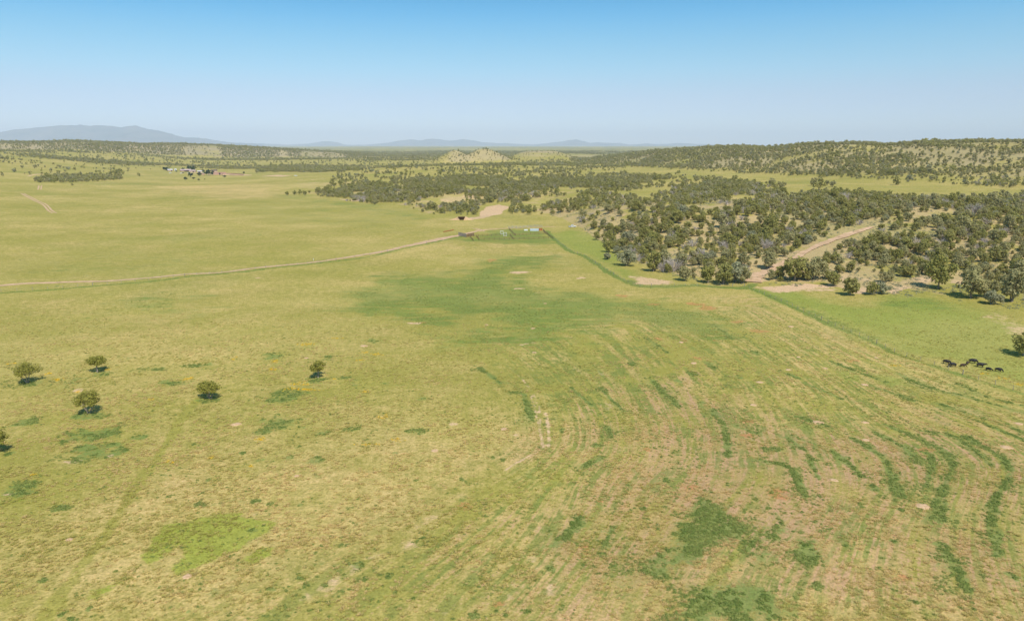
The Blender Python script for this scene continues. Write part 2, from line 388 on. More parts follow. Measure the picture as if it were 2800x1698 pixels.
area('bare', .5, 3, (1465, 575), (1520, 560), (1560, 565), (1500, 585)); area('bare', .5, 3, (920, 543), (1000, 545), (1020, 552), (960, 552))
area('bare', .5, 3, (1640, 540), (1700, 533), (1740, 535), (1700, 545)); area('bare', .6, 3, (1770, 580), (1830, 576), (1810, 588))
area('bare', .8, 3, (2040, 760), (2080, 730), (2140, 700), (2200, 672), (2190, 700), (2130, 730), (2100, 745), (2110, 772), (2060, 776))
area('bare', .95, 3, (2290, 755), (2330, 738), (2380, 752), (2410, 770), (2400, 800), (2340, 805), (2300, 785), (2160, 790), (2170, 778), (2270, 780))
area('bare', .85, 3, (2430, 785), (2480, 755), (2560, 748), (2580, 770), (2520, 785), (2440, 803)); area('bare', .85, 3, (2590, 772), (2620, 755), (2690, 768), (2670, 785))
area('bare', .6, 4, (1720, 755), (1790, 760), (1850, 768), (1840, 780), (1740, 778)); area('bare', .6, 4, (2060, 785), (2170, 780), (2300, 792), (2240, 800), (2120, 798))
area('bare', .4, 8, (2640, 860), (2720, 850), (2900, 900), (2900, 960), (2740, 920)); area('bare', .5, 4, (2560, 555), (2620, 545), (2650, 560), (2600, 575))
area('bare', .55, 1.5, (560, 478), (610, 480), (690, 481), (690, 478), (620, 474), (575, 474)); area('bare', .6, 2, (710, 483), (760, 478), (800, 481), (770, 484))
area('bare', .45, 4, (520, 475), (560, 475), (540, 472), (510, 472))
strip('bare', .8, 2.5, (75, 483), (100, 477), (140, 475), (175, 476)); strip('bare', .6, 3, (0, 451), (60, 453), (110, 454)); strip('bare', .5, 2, (0, 491), (30, 489))
strip('bare', .5, 2.5, (390, 461), (430, 465), (470, 468)); area('bare', .35, 8, (200, 503), (330, 498), (340, 503), (220, 507))
# rust red weeds
for u, v, w_, h in ((1783, 832, 60, 9), (1905, 832, 50, 9), (1935, 842, 50, 12), (1701, 808, 44, 6), (2019, 879, 54, 10), (1800, 927, 24, 8), (1905, 978, 30, 12), (1345, 712, 34, 9),
                    (1517, 703, 20, 6), (1870, 930, 40, 10), (1160, 883, 40, 6), (2075, 905, 60, 14), (1960, 930, 40, 12), (2530, 1230, 60, 12), (1600, 1500, 40, 30),
                    (1275, 1385, 50, 24), (1770, 1228, 30, 12), (1640, 1370, 36, 16), (2130, 1350, 80, 30), (1900, 1330, 70, 30), (2040, 1190, 60, 16), (1370, 1650, 70, 30), (2470, 1580, 60, 20),
                    (2330, 985, 50, 10), (2040, 1150, 60, 16)):
    spot('red', .75, u, v, w_, h)
resolve_features()
CH = ('lush', 'weed', 'field', 'lime', 'dry', 'green', 'bare', 'red')

def masks(X, Y):
    out = {c: np.zeros(X.shape) for c in CH}
    wob = (fbm(X / 3.0, Y / 3.0, 71) - .5) * 2; wob2 = (fbm(X / 14.0, Y / 14.0, 72) - .5) * 2
    for ch, kind, g, wdt, st in FEATURES:
        if kind == 's':
            cx, cy_, rx, ry = g; m = 1.6 * max(rx, ry)
            i = np.where((abs(X - cx) < m) & (abs(Y - cy_) < m))[0]
            if not len(i): continue
            d = np.hypot((X[i] - cx) / rx, (Y[i] - cy_) / ry) + wob[i] * .75 + wob2[i] * .45
            v = st * (1 - ss(.35, 1.25, d))
        else:
            ga = np.asarray(g); m = wdt * 2.5 + 2
            i = np.where((X > ga[:, 0].min() - m) & (X < ga[:, 0].max() + m) & (Y > ga[:, 1].min() - m) & (Y < ga[:, 1].max() + m))[0]
            if not len(i): continue
            if kind == 'a':
                d = sdist(X[i], Y[i], g) + wob2[i] * wdt * .9 + wob[i] * min(wdt, 3) * .6
                v = st * ss(-wdt, wdt, d)
            else:
                d = ldist(X[i], Y[i], g) + (wob[i] * .55 + wob2[i] * .45) * wdt
                v = st * ((1 - ss(wdt * .45, wdt * 1.7, d)) if ch == 'weed' else (1 - ss(wdt * .5, wdt * 1.35, d)))
        out[ch][i] = np.maximum(out[ch][i], v)
    return out

# old plough lines: they run with the right-hand fence, then swing round towards the viewer
FUR = [[(1310, 960), (1375, 1000), (1440, 1070), (1472, 1130), (1486, 1200), (1440, 1262), (1300, 1345), (1080, 1490), (850, 1650), (760, 1720)],
       [(1480, 940), (1560, 1010), (1620, 1080), (1655, 1150), (1650, 1230), (1590, 1300), (1540, 1420), (1470, 1540), (1360, 1660), (1310, 1720)],
       [(1700, 900), (1790, 990), (1855, 1090), (1900, 1180), (1890, 1290), (1800, 1400), (1720, 1520), (1640, 1640), (1600, 1720)],
       [(1850, 870), (1960, 930), (2080, 1010), (2180, 1120), (2230, 1220), (2270, 1330), (2200, 1450), (2100, 1580), (2050, 1720)],
       [(1960, 850), (2150, 960), (2300, 1080), (2420, 1180), (2510, 1250), (2530, 1330), (2460, 1450), (2440, 1560), (2460, 1720)],
       [(2060, 850), (2250, 970), (2450, 1100), (2640, 1190), (2750, 1270), (2735, 1350), (2710, 1430), (2730, 1530), (2790, 1700)],
       [(2100, 830), (2350, 960), (2600, 1070), (2800, 1160), (2950, 1250), (2990, 1350), (2950, 1550), (2990, 1720)]]
_f = [smooth_line(c, 3) for c in FUR]; _w = P(np.concatenate(_f))[:, :2]; FURW = []
for c in _f: FURW.append(_w[:len(c)]); _w = _w[len(c):]
_lush_gate = P([(1300, 900), (1500, 880), (1800, 860), (2060, 800), (2270, 900), (2560, 1010), (2830, 1095), (3100, 1180), (3200, 1750), (500, 1750), (1000, 1500), (1350, 1290), (1440, 1200), (1400, 1060)])
def furrows(X, Y):
    F = np.zeros(X.shape); Z_ = np.zeros(X.shape)
    i = np.where((Y > 60) & (Y < 330) & (X > -160) & (X < 330))[0]
    if not len(i): return F, Z_
    x, y = X[i], Y[i]
    D = [ldist(x, y, c) for c in FURW]
    L = [sdist(x, y, list(map(tuple, c)) + [(-500, c[-1][1]), (-500, c[0][1])]) > 0 for c in FURW]
    f = 6 + D[6] / 25
    for k in range(6, 0, -1): f = np.where(L[k], (k - 1) + D[k - 1] / (D[k - 1] + D[k] + 1e-6), f)
    f = np.where(L[0], -D[0] / 25, f)
    F[i] = f * 25
    Z_[i] = ss(-12, 14, sdist(x, y, _lush_gate))
    return F, Z_

# ------------------------------------------------------------------ materials
def mat(name, col, rough=.8, noise=None, spec=.2, bump=0, metal=0):
    m = bpy.data.materials.new(name); m.use_nodes = True
    n = m.node_tree; b = n.nodes['Principled BSDF']
    b.inputs['Roughness'].default_value = rough; b.inputs['Specular IOR Level'].default_value = spec; b.inputs['Metallic'].default_value = metal
    b.inputs['Base Color'].default_value = (*col, 1)
    if noise:
        col2, scale = noise
        tc = n.nodes.new('ShaderNodeTexCoord'); tx = n.nodes.new('ShaderNodeTexNoise')
        tx.inputs['Scale'].default_value = scale; tx.inputs['Detail'].default_value = 4
        n.links.new(tc.outputs['Object'], tx.inputs['Vector'])
        r = n.nodes.new('ShaderNodeValToRGB'); r.color_ramp.elements[0].position = .36; r.color_ramp.elements[1].position = .64
        r.color_ramp.elements[0].color = (*col, 1); r.color_ramp.elements[1].color = (*col2, 1)
        n.links.new(tx.outputs['Fac'], r.inputs[0]); n.links.new(r.outputs[0], b.inputs['Base Color'])
        if bump:
            bn = n.nodes.new('ShaderNodeBump'); bn.inputs['Strength'].default_value = bump
            n.links.new(tx.outputs['Fac'], bn.inputs['Height']); n.links.new(bn.outputs[0], b.inputs['Normal'])
    return m

class NG:
    """terse shader graph helper"""
    def __init__(s, m): s.t = m.node_tree; s.n = s.t.nodes; s.l = s.t.links
    def node(s, typ, **kw):
        d = s.n.new(typ)
        for k, v in kw.items(): setattr(d, k, v)
        return d
    def put(s, sock, v):
        if hasattr(v, 'is_output'): s.l.new(v, sock)
        elif isinstance(v, tuple) and len(v) == 3 and sock.type == 'RGBA': sock.default_value = (*v, 1)
        else: sock.default_value = v
    def math(s, op, a, b=0.0, c=None, clamp=False):
        d = s.node('ShaderNodeMath', operation=op, use_clamp=clamp); s.put(d.inputs[0], a); s.put(d.inputs[1], b)
        if c is not None: s.put(d.inputs[2], c)
        return d.outputs[0]
    def mix(s, f, a, b, blend='MIX'):
        d = s.node('ShaderNodeMix', data_type='RGBA', blend_type=blend); s.put(d.inputs['Factor'], f); s.put(d.inputs[6], a); s.put(d.inputs[7], b)
        return d.outputs[2]
    def attr(s, name, typ='GEOMETRY'):
        d = s.node('ShaderNodeAttribute', attribute_name=name, attribute_type=typ); return d.outputs['Fac']
    def noise(s, vec, scale, detail=3, rough=.55, dist=0):
        d = s.node('ShaderNodeTexNoise'); s.put(d.inputs['Vector'], vec); d.inputs['Scale'].default_value = scale
        d.inputs['Detail'].default_value = detail; d.inputs['Roughness'].default_value = rough; d.inputs['Distortion'].default_value = dist
        return d.outputs['Fac']
    def step(s, lo, hi, x):
        d = s.node('ShaderNodeMapRange', interpolation_type='SMOOTHSTEP'); s.put(d.inputs['Value'], x); s.put(d.inputs['From Min'], lo); s.put(d.inputs['From Max'], hi)
        return d.outputs['Result']

def ground_material():
    m = bpy.data.materials.new('pasture_ground'); m.use_nodes = True
    g = NG(m); b = g.n['Principled BSDF']
    pos = g.node('ShaderNodeNewGeometry').outputs['Position']
    a = {c: g.attr(c) for c in CH}; wood = g.attr('wood'); hill = g.attr('hill'); far = g.attr('far')
    n_big = g.noise(pos, .012, 3, .6); n_mid = g.noise(pos, .07, 4, .6); n_sm = g.noise(pos, .42, 4, .65); n_fine = g.noise(pos, 1.7, 4, .7)
    n_x = g.noise(pos, 3.6, 3, .7)
    sp_ = g.node('ShaderNodeSeparateXYZ'); g.l.new(pos, sp_.inputs[0])
    furx, furz = g.attr('furx'), g.attr('furz')
    def streak(kx, ka, det=3):
        c_ = g.node('ShaderNodeCombineXYZ'); g.put(c_.inputs[0], g.math('MULTIPLY', furx, kx)); g.put(c_.inputs[1], g.math('MULTIPLY', sp_.outputs[0], ka)); g.put(c_.inputs[2], g.math('MULTIPLY', sp_.outputs[1], ka))
        return g.noise(c_.outputs[0], 1.0, det, .6)
    s1, s2, s3 = streak(.22, .035), streak(.62, .05, 4), streak(1.5, .10, 3)
    # base sward: yellow olive grass over straw
    k = g.math('ADD', g.math('MULTIPLY', n_big, .9), g.math('MULTIPLY', n_mid, .7))
    k = g.math('ADD', k, g.math('MULTIPLY', n_sm, .9)); k = g.math('ADD', k, g.math('MULTIPLY', n_fine, .8))
    k = g.math('ADD', k, g.math('MULTIPLY', a['dry'], .55)); k = g.math('SUBTRACT', k, g.math('MULTIPLY', a['green'], .42))
    k = g.math('ADD', k, g.math('MULTIPLY', furz, g.math('ADD', g.math('MULTIPLY', g.math('SUBTRACT', s1, .5), 1.6), g.math('MULTIPLY', g.math('SUBTRACT', s2, .5), 1.1))))
    f_dry = g.step(1.42, 2.25, k)
    col = g.mix(f_dry, (.292, .258, .058), g.mix(g.math('MULTIPLY', a['dry'], furz), (.50, .355, .145), (.35, .235, .10)))
    # bare earth between the tufts where it is dry
    k2 = g.math('ADD', g.math('MULTIPLY', n_fine, 1.0), g.math('ADD', g.math('MULTIPLY', a['dry'], .30), g.math('MULTIPLY', n_mid, .45)))
    k2 = g.math('ADD', k2, g.math('MULTIPLY', furz, g.math('ADD', g.math('MULTIPLY', g.math('SUBTRACT', s3, .5), .7), g.math('MULTIPLY', g.math('SUBTRACT', s2, .48), .9))))
    col = g.mix(g.math('MULTIPLY', g.step(.92, 1.16, k2), .85), col, g.mix(furz, g.mix(n_sm, (.64, .44, .23), (.54, .35, .175)), g.mix(n_sm, (.50, .315, .18), (.36, .205, .115))))
    # thin green lines of weeds in the old furrows
    kg = g.math('ADD', s2, g.math('MULTIPLY', g.math('SUBTRACT', n_sm, .5), .5))
    col = g.mix(g.math('MULTIPLY', g.math('MULTIPLY', g.math('MULTIPLY', furz, .64), g.step(.36, .56, n_mid)), g.step(.55, .66, g.math('SUBTRACT', 1.08, kg))), col, (.15, .192, .046))
    # scattered greener and darker blotches
    n_b2 = g.noise(pos, .16, 5, .68); n_b3 = g.noise(pos, .031, 3, .6)
    k3 = g.math('ADD', n_b2, g.math('MULTIPLY', n_b3, .45))
    col = g.mix(g.math('MULTIPLY', g.step(.86, .98, k3), .65), col, (.135, .185, .045))
    col = g.mix(g.math('MULTIPLY', a['field'], g.step(.25, .6, g.math('ADD', n_mid, g.math('MULTIPLY', a['field'], .2)))), col, (.23, .255, .05))
    kl = g.math('ADD', g.math('MULTIPLY', a['lush'], 1.15), g.math('MULTIPLY', g.math('SUBTRACT', g.math('ADD', n_mid, n_sm), 1.0), .75))
    cs_ = g.node('ShaderNodeCombineXYZ'); g.put(cs_.inputs[0], g.math('MULTIPLY', sp_.outputs[0], .06)); g.put(cs_.inputs[1], g.math('MULTIPLY', sp_.outputs[1], .30))
    n_row = g.noise(cs_.outputs[0], 1.0, 4, .62)
    kl = g.math('ADD', kl, g.math('MULTIPLY', g.math('SUBTRACT', n_row, .5), 1.5))
    col = g.mix(g.math('MULTIPLY', g.step(.2, .75, kl), g.math('MULTIPLY', g.step(0.02, .15, a['lush']), .88)), col, g.mix(n_row, (.10, .155, .03), (.19, .235, .05)))
    kd = g.math('ADD', a['lime'], g.math('MULTIPLY', g.math('SUBTRACT', g.math('ADD', n_sm, n_fine), 1.0), .9))
    col = g.mix(g.math('MULTIPLY', g.step(.3, .6, kd), .9), col, (.235, .265, .035))
    kw = g.math('ADD', a['weed'], g.math('MULTIPLY', g.math('SUBTRACT', g.math('ADD', n_sm, n_fine), 1.0), 1.3))
    kw = g.math('ADD', kw, g.math('MULTIPLY', g.math('SUBTRACT', n_b2, .52), 1.0))
    col = g.mix(g.math('MULTIPLY', g.step(.30, .70, kw), .85), col, g.mix(n_fine, (.12, .18, .043), (.185, .215, .06)))
    kr = g.math('ADD', a['red'], g.math('MULTIPLY', g.math('SUBTRACT', g.math('ADD', n_sm, n_fine), 1.0), 1.6))
    col = g.mix(g.math('MULTIPLY', g.step(.35, .8, kr), .62), col, (.42, .17, .07))
    kb = g.math('ADD', a['bare'], g.math('MULTIPLY', g.math('SUBTRACT', g.math('ADD', n_sm, n_mid), 1.0), .9))
    col = g.mix(g.step(.34, .62, kb), col, g.mix(n_fine, (.62, .43, .27), (.50, .32, .185)))
    # floor of the woods and of the stony hills
    kf = g.math('ADD', g.math('MULTIPLY', wood, .55), g.math('MULTIPLY', g.math('SUBTRACT', g.math('ADD', n_mid, n_big), 1.0), 1.5))
    col = g.mix(g.math('MULTIPLY', g.step(.30, .60, kf), wood), col, g.mix(n_sm, (.52, .345, .19), (.33, .28, .115)))
    kh = g.math('ADD', g.math('MULTIPLY', hill, .7), g.math('MULTIPLY', g.math('SUBTRACT', g.noise(pos, .009, 4, .65), .5), 2.2))
    col = g.mix(g.math('MULTIPLY', g.step(.15, .65, kh), hill), col, g.mix(n_mid, (.41, .305, .19), (.30, .255, .13)))
    # far plain: scrub too small to tell apart
    kp = g.math('ADD', g.noise(pos, .004, 5, .7), g.math('MULTIPLY', g.noise(pos, .0006, 3), .5))
    col = g.mix(g.math('MULTIPLY', g.math('MULTIPLY', far, .6), g.step(.60, .85, kp)), col, (.10, .12, .055))
    # tiny mottling of tufts, with the shade between clumps painted in
    sp = g.math('ADD', g.math('MULTIPLY', n_x, .9), g.math('MULTIPLY', n_fine, .5))
    dist_ok = g.math('SUBTRACT', 1.0, g.math('MULTIPLY', far, 1.0), clamp=True)
    n_v = g.noise(pos, .0075, 4, .62)
    col = g.mix(g.math('MULTIPLY', g.step(.50, .70, n_v), .35), col, (.19, .215, .05))
    col = g.mix(g.math('MULTIPLY', g.step(.52, .34, n_v), .30), col, (.46, .36, .13))
    mot = g.math('ADD', g.math('MULTIPLY', g.step(.36, .62, n_x), .30), g.math('ADD', g.math('MULTIPLY', g.step(.34, .64, n_fine), .24), g.math('MULTIPLY', g.step(.34, .64, n_sm), .12)))
    mul = g.math('MULTIPLY', g.math('ADD', .66, mot), g.math('ADD', .82, g.math('MULTIPLY', g.math('ADD', n_b3, n_big), .18)))
    col = g.mix(dist_ok, col, g.mix(1.0, col, g.node('ShaderNodeCombineColor').outputs[0], 'MULTIPLY')) if False else g.mix(1.0, col, mul, 'MULTIPLY')
    g.put(b.inputs['Base Color'], col)
    b.inputs['Roughness'].default_value = .95; b.inputs['Specular IOR Level'].default_value = .05
    bn = g.node('ShaderNodeBump'); bn.inputs['Strength'].default_value = .55; bn.inputs['Distance'].default_value = .25
    g.put(bn.inputs['Height'], g.math('ADD', g.math('MULTIPLY', n_fine, 1.0), g.math('MULTIPLY', n_sm, 1.4)))
    g.l.new(bn.outputs[0], b.inputs['Normal'])
    return m

def mesh_np(name, V, F, smooth=True):
    """V (n,3); F (m,4) or (m,3)"""
    me = bpy.data.meshes.new(name)
    V = np.asarray(V, np.float32); F = np.asarray(F, np.int32)
    me.vertices.add(len(V)); me.vertices.foreach_set('co', V.ravel())
    k = F.shape[1]
    me.loops.add(F.size); me.loops.foreach_set('vertex_index', F.ravel())
    me.polygons.add(len(F)); me.polygons.foreach_set('loop_start', np.arange(0, F.size, k, dtype=np.int32))
    me.polygons.foreach_set('loop_total', np.full(len(F), k, np.int32))
    if smooth: me.polygons.foreach_set('use_smooth', np.ones(len(F), bool))
    me.update(calc_edges=True); me.validate()
    return me
def fattr(me, name, vals, dom='POINT'):
    at = me.attributes.new(name, 'FLOAT', dom); at.data.foreach_set('value', np.asarray(vals, np.float32).ravel())
def link(name, me, material=None, parent=None, **props):
    o = bpy.data.objects.new(name, me); COL.objects.link(o)
    if material and not len(me.materials): me.materials.append(material)
    if parent: o.parent = parent
    for k, v in props.items(): o[k] = v
    return o
def tag(o, label, cat, group=None):
    o['label'] = label; o['category'] = cat
    if group: o['group'] = group
    return o

# ------------------------------------------------------------------ ground sheet (polar, finer near the viewer)
def build_ground():
    fine = np.radians(np.arange(-44, 44.001, .11))
    coarse = np.radians(np.arange(47, 313.1, 3.5))
    ph = np.concatenate([fine, coarse])                       # clockwise from +Y
    r = [2.0, 12.0, 30.0, 50.0, 62.0]
    while r[-1] < 60000:
        x = r[-1]
        pitch_step = x * x / CAMZ * math.radians(.085)
        lim = x * .0062 if x < 4600 else x * .035
        r.append(x + max(.35, min(pitch_step, lim)))
    r = np.array(r)
    nR, nC = len(r), len(ph)
    X = (r[:, None] * np.sin(ph)[None]).ravel(); Y = (r[:, None] * np.cos(ph)[None]).ravel()
    Z, pr, pm, s = zparts(X, Y)
    idx = np.arange(nR * nC).reshape(nR, nC); nxt = np.roll(idx, -1, 1)
    F = np.stack([idx[:-1], idx[1:], nxt[1:], nxt[:-1]], -1).reshape(-1, 4)
    c0 = len(X)
    V = np.stack([X, Y, Z], 1)
    me = mesh_np('ground', V, F)
    mk = masks(X, Y)
    for c in CH: fattr(me, c, mk[c])
    fx_, fz_ = furrows(X, Y); fattr(me, 'furx', fx_); fattr(me, 'furz', fz_)
    t = np.where(Y > 1, X / np.maximum(Y, 1), 9)
    fattr(me, 'wood', ss(2, 18, s) * (1 - ss(300, 380, s)) * ss(-.34, -.26, t) * (Y > 0) * (1 - .4 * ss(500, 900, Y)))
    cones = np.clip(np.maximum(cone(X, Y, 1243, 2300, 41, 76), cone(X, Y, 1324, 2350, 45, 94)) / 8, 0, 1)
    bald = np.exp(-(((X - T(1478) * 2700) / 95) ** 4 + ((Y - 2700) / 220) ** 2))
    fattr(me, 'hill', np.clip(np.maximum.reduce([.75 * ss(.02, .25, pr), 1.15 * ss(.02, .3, pm), cones * .8, bald]), 0, 1))
    fattr(me, 'far', ss(2600, 5200, np.hypot(X, Y)))
    return link('ground', me, ground_material(), kind='structure'), len(F)
ground, nf = build_ground()


# ------------------------------------------------------------------ distant mountains
def mountains(name, crest, D, depth, seed, m):
    u = np.arange(crest[0][0], crest[-1][0] + 1, 3.0)
    v = np.interp(u, [c[0] for c in crest], [c[1] for c in crest])
    th = theta(u); zc = CAMZ + D * slope(v) + (fbm(u / 21.0, u * 0 + seed, seed + 9, 4) - .5) * 110 * np.clip((398 - v) / 12, 0, 1)
    rows = np.concatenate([np.linspace(-1, 0, 34), np.linspace(.06, 1, 10)])
    TH, R = np.meshgrid(th, rows)
    Yw = D + R * depth * .5; Xw = TH * Yw
    prof = np.where(R < 0, (1 + R).clip(0) ** 1.25, (1 - R) ** 1.2)
    rid = 1 - np.abs(fbm(Xw / 1500, Yw / 2600, seed, 4) - .5) * 2.0
    mod = np.where(R < 0, 1 - (1 - rid) * 1.1 * np.clip(-R * (1 + R) * 4, 0, 1) , 1)
    Z = np.maximum((zc[None] * np.ones_like(TH)) * prof * mod - 3, -3) + (fbm(Xw / 500, Yw / 500, seed + 3, 2) - .5) * 40 * np.clip(-R * (1 + R) * 4, 0, 1)
    n, k = TH.shape
    idx = np.arange(n * k).reshape(n, k)
    F = np.stack([idx[:-1, :-1], idx[:-1, 1:], idx[1:, 1:], idx[1:, :-1]], -1).reshape(-1, 4)
    return link(name, mesh_np(name, np.stack([Xw.ravel(), Yw.ravel(), Z.ravel()], 1), F), m, kind='structure')
m_mtn = mat('mountain_slopes', (.04, .055, .035), .95, ((.13, .11, .08), .0012), spec=.02)
mountains('mountain', [(-700, 398), (-500, 385), (-250, 374), (-100, 367), (0, 363), (40, 355), (90, 350), (130, 348), (180, 342), (240, 343), (290, 342), (330, 348), (360, 344), (382, 346),
          (420, 353), (470, 367), (505, 378), (530, 377), (545, 376), (580, 384), (640, 389), (720, 396)], 30000, 9000, 61, m_mtn)
mountains('mountain_range', [(520, 396), (560, 391), (640, 390), (700, 392), (790, 396), (850, 393), (878, 388), (895, 387), (922, 389), (945, 396), (1000, 396), (1040, 393), (1080, 387), (1115, 382),
          (1140, 384), (1170, 381), (1200, 382), (1230, 386), (1280, 381), (1310, 387), (1350, 391), (1400, 393), (1460, 396), (1490, 392), (1540, 387), (1575, 382), (1612, 390),
          (1650, 391), (1690, 391), (1720, 396), (1770, 393), (1800, 395), (1860, 392), (1900, 394), (2000, 397), (2100, 398)], 38000, 7000, 67, m_mtn)

# ------------------------------------------------------------------ haze: one even body of air over the whole plain
def haze_box():
    R, lo, hi = 62000.0, -40.0, 1000.0
    V = [(x, y, z) for z in (lo, hi) for x, y in ((-R, -R), (R, -R), (R, R), (-R, R))]
    F = [(3, 2, 1, 0), (4, 5, 6, 7), (0, 1, 5, 4), (1, 2, 6, 5), (2, 3, 7, 6), (3, 0, 4, 7)]
    me = mesh_np('haze', V, F, False)
    m = bpy.data.materials.new('haze_air'); m.use_nodes = True
    n = m.node_tree; n.nodes.clear()
    out = n.nodes.new('ShaderNodeOutputMaterial'); pv = n.nodes.new('ShaderNodeVolumePrincipled')
    pv.inputs['Density'].default_value = 4.4e-5
    pv.inputs['Color'].default_value = (.70, .79, .97, 1)
    pv.inputs['Anisotropy'].default_value = -0.2
    n.links.new(pv.outputs[0], out.inputs['Volume'])
    return link('haze', me, m, kind='stuff')
haze_box()

# ------------------------------------------------------------------ dirt tracks
m_dirt = mat('track_dirt', (.58, .385, .25), .95, ((.44, .29, .17), .35), spec=.03)
def ribbon(name, pix, width, off=.05, gap=0.0, step=2.0, seed=0):
    W = P(smooth_line(pix, 5))[:, :2]
    seg = np.r_[0, np.cumsum(np.hypot(*np.diff(W, axis=0).T))]
    n = max(4, int(seg[-1] / step))
    s_ = np.linspace(0, seg[-1], n)
    x = np.interp(s_, seg, W[:, 0]); y = np.interp(s_, seg, W[:, 1])
    tx, ty = np.gradient(x), np.gradient(y); L = np.hypot(tx, ty) + 1e-9
    nx, ny = -ty / L, tx / L
    wd = np.interp(s_ / seg[-1], [k / (len(width) - 1) for k in range(len(width))], width) if hasattr(width, '__len__') else np.full(n, width)
    V, F = [], []
    lanes = [(-gap / 2, 1), (gap / 2, 1)] if gap else [(0, 1)]
    for li, (c, _) in enumerate(lanes):
        e1 = wd * (.5 + (fbm(s_ / 4.0, s_ * 0 + seed + li * 7, 5) - .5) * .5); e2 = wd * (.5 + (fbm(s_ / 4.0, s_ * 0 + seed + 3 + li * 7, 6) - .5) * .5)
        rows = []
        for q in np.linspace(0, 1, 5):
            o = c + (-e1 + (e1 + e2) * q)
            px, py = x + nx * o, y + ny * o
            rows.append(np.stack([px, py, zf(px, py) + off], 1))
        A = np.stack(rows, 1); b0 = sum(len(v) for v in V)
        V.append(A.reshape(-1, 3))
        idx = b0 + np.arange(n * 5).reshape(n, 5)
        F.append(np.stack([idx[:-1, :-1], idx[1:, :-1], idx[1:, 1:], idx[:-1, 1:]], -1).reshape(-1, 4))
    return link(name, mesh_np(name, np.concatenate(V), np.concatenate(F)), m_dirt, kind='structure')
ribbon('dirt_track', [(-60, 784), (0, 781), (80, 775), (180, 772), (300, 768), (430, 758), (510, 750), (600, 746), (700, 733), (853, 718), (956, 703), (1041, 689), (1098, 676), (1183, 658), (1211, 652),
                      (1254, 644), (1311, 631), (1353, 627), (1400, 624), (1470, 621), (1520, 620)], [4.4, 3.6, 2.6, 2.4, 2.8, 3.1, 3.4, 4.2, 8.0, 4.6, 3.0, 2.5, 2.2])
ribbon('forest_road', [(2052, 772), (2075, 752), (2105, 740), (2171, 707), (2242, 670), (2327, 640), (2384, 622)], [8, 5, 4.2, 4, 4.6, 4.6, 3], off=.35, seed=9)
ribbon('wheel_ruts', [(61, 529), (98, 549), (122, 560), (138, 577), (150, 583)], 1.5, gap=2.8, seed=4)
ribbon('wheel_ruts', [(108, 519), (110, 508)], 1.5, gap=3.0, seed=5)
ribbon('wheel_ruts', [(1298, 625), (1312, 629), (1320, 633)], 1.4, gap=2.4, seed=6)

# ------------------------------------------------------------------ trees
def foliage_mat(name, c1, c2, c3, trans=.42):
    m = bpy.data.materials.new(name); m.use_nodes = True
    g = NG(m); b = g.n['Principled BSDF']; out = g.n['Material Output']
    rnd = g.node('ShaderNodeObjectInfo').outputs['Random']; hue = g.attr('hue')
    col = g.mix(hue, c1, c2); col = g.mix(g.math('MULTIPLY', rnd, .75), col, c3)
    g.put(b.inputs['Base Color'], col); b.inputs['Roughness'].default_value = .8; b.inputs['Specular IOR Level'].default_value = .15
    tr = g.node('ShaderNodeBsdfTranslucent'); g.put(tr.inputs['Color'], col)
    mx = g.node('ShaderNodeMixShader'); mx.inputs[0].default_value = trans
    g.l.new(b.outputs[0], mx.inputs[1]); g.l.new(tr.outputs[0], mx.inputs[2]); g.l.new(mx.outputs[0], out.inputs['Surface'])
    return m
M_GREEN = foliage_mat('juniper_foliage', (.265, .26, .066), (.42, .385, .11), (.38, .34, .12))
M_GREY = foliage_mat('pinyon_foliage', (.325, .30, .12), (.475, .425, .20), (.42, .38, .18))
M_OAK = foliage_mat('oak_foliage', (.30, .30, .165), (.44, .425, .25), (.37, .355, .21))
M_SUN = foliage_mat('lone_juniper_foliage', (.27, .265, .045), (.41, .375, .08), (.35, .32, .07))
M_FARM = foliage_mat('broadleaf_foliage', (.055, .095, .035), (.09, .135, .05), (.075, .10, .05))
M_DEAD = mat('dead_twigs', (.40, .34, .30), .9, ((.50, .44, .39), 3), spec=.05)
M_BARK = mat('bark', (.20, .16, .125), .9, ((.33, .27, .215), 5), spec=.05)
M_BARKP = mat('pale_bark', (.25, .20, .15), .9, ((.38, .31, .235), 4), spec=.05)

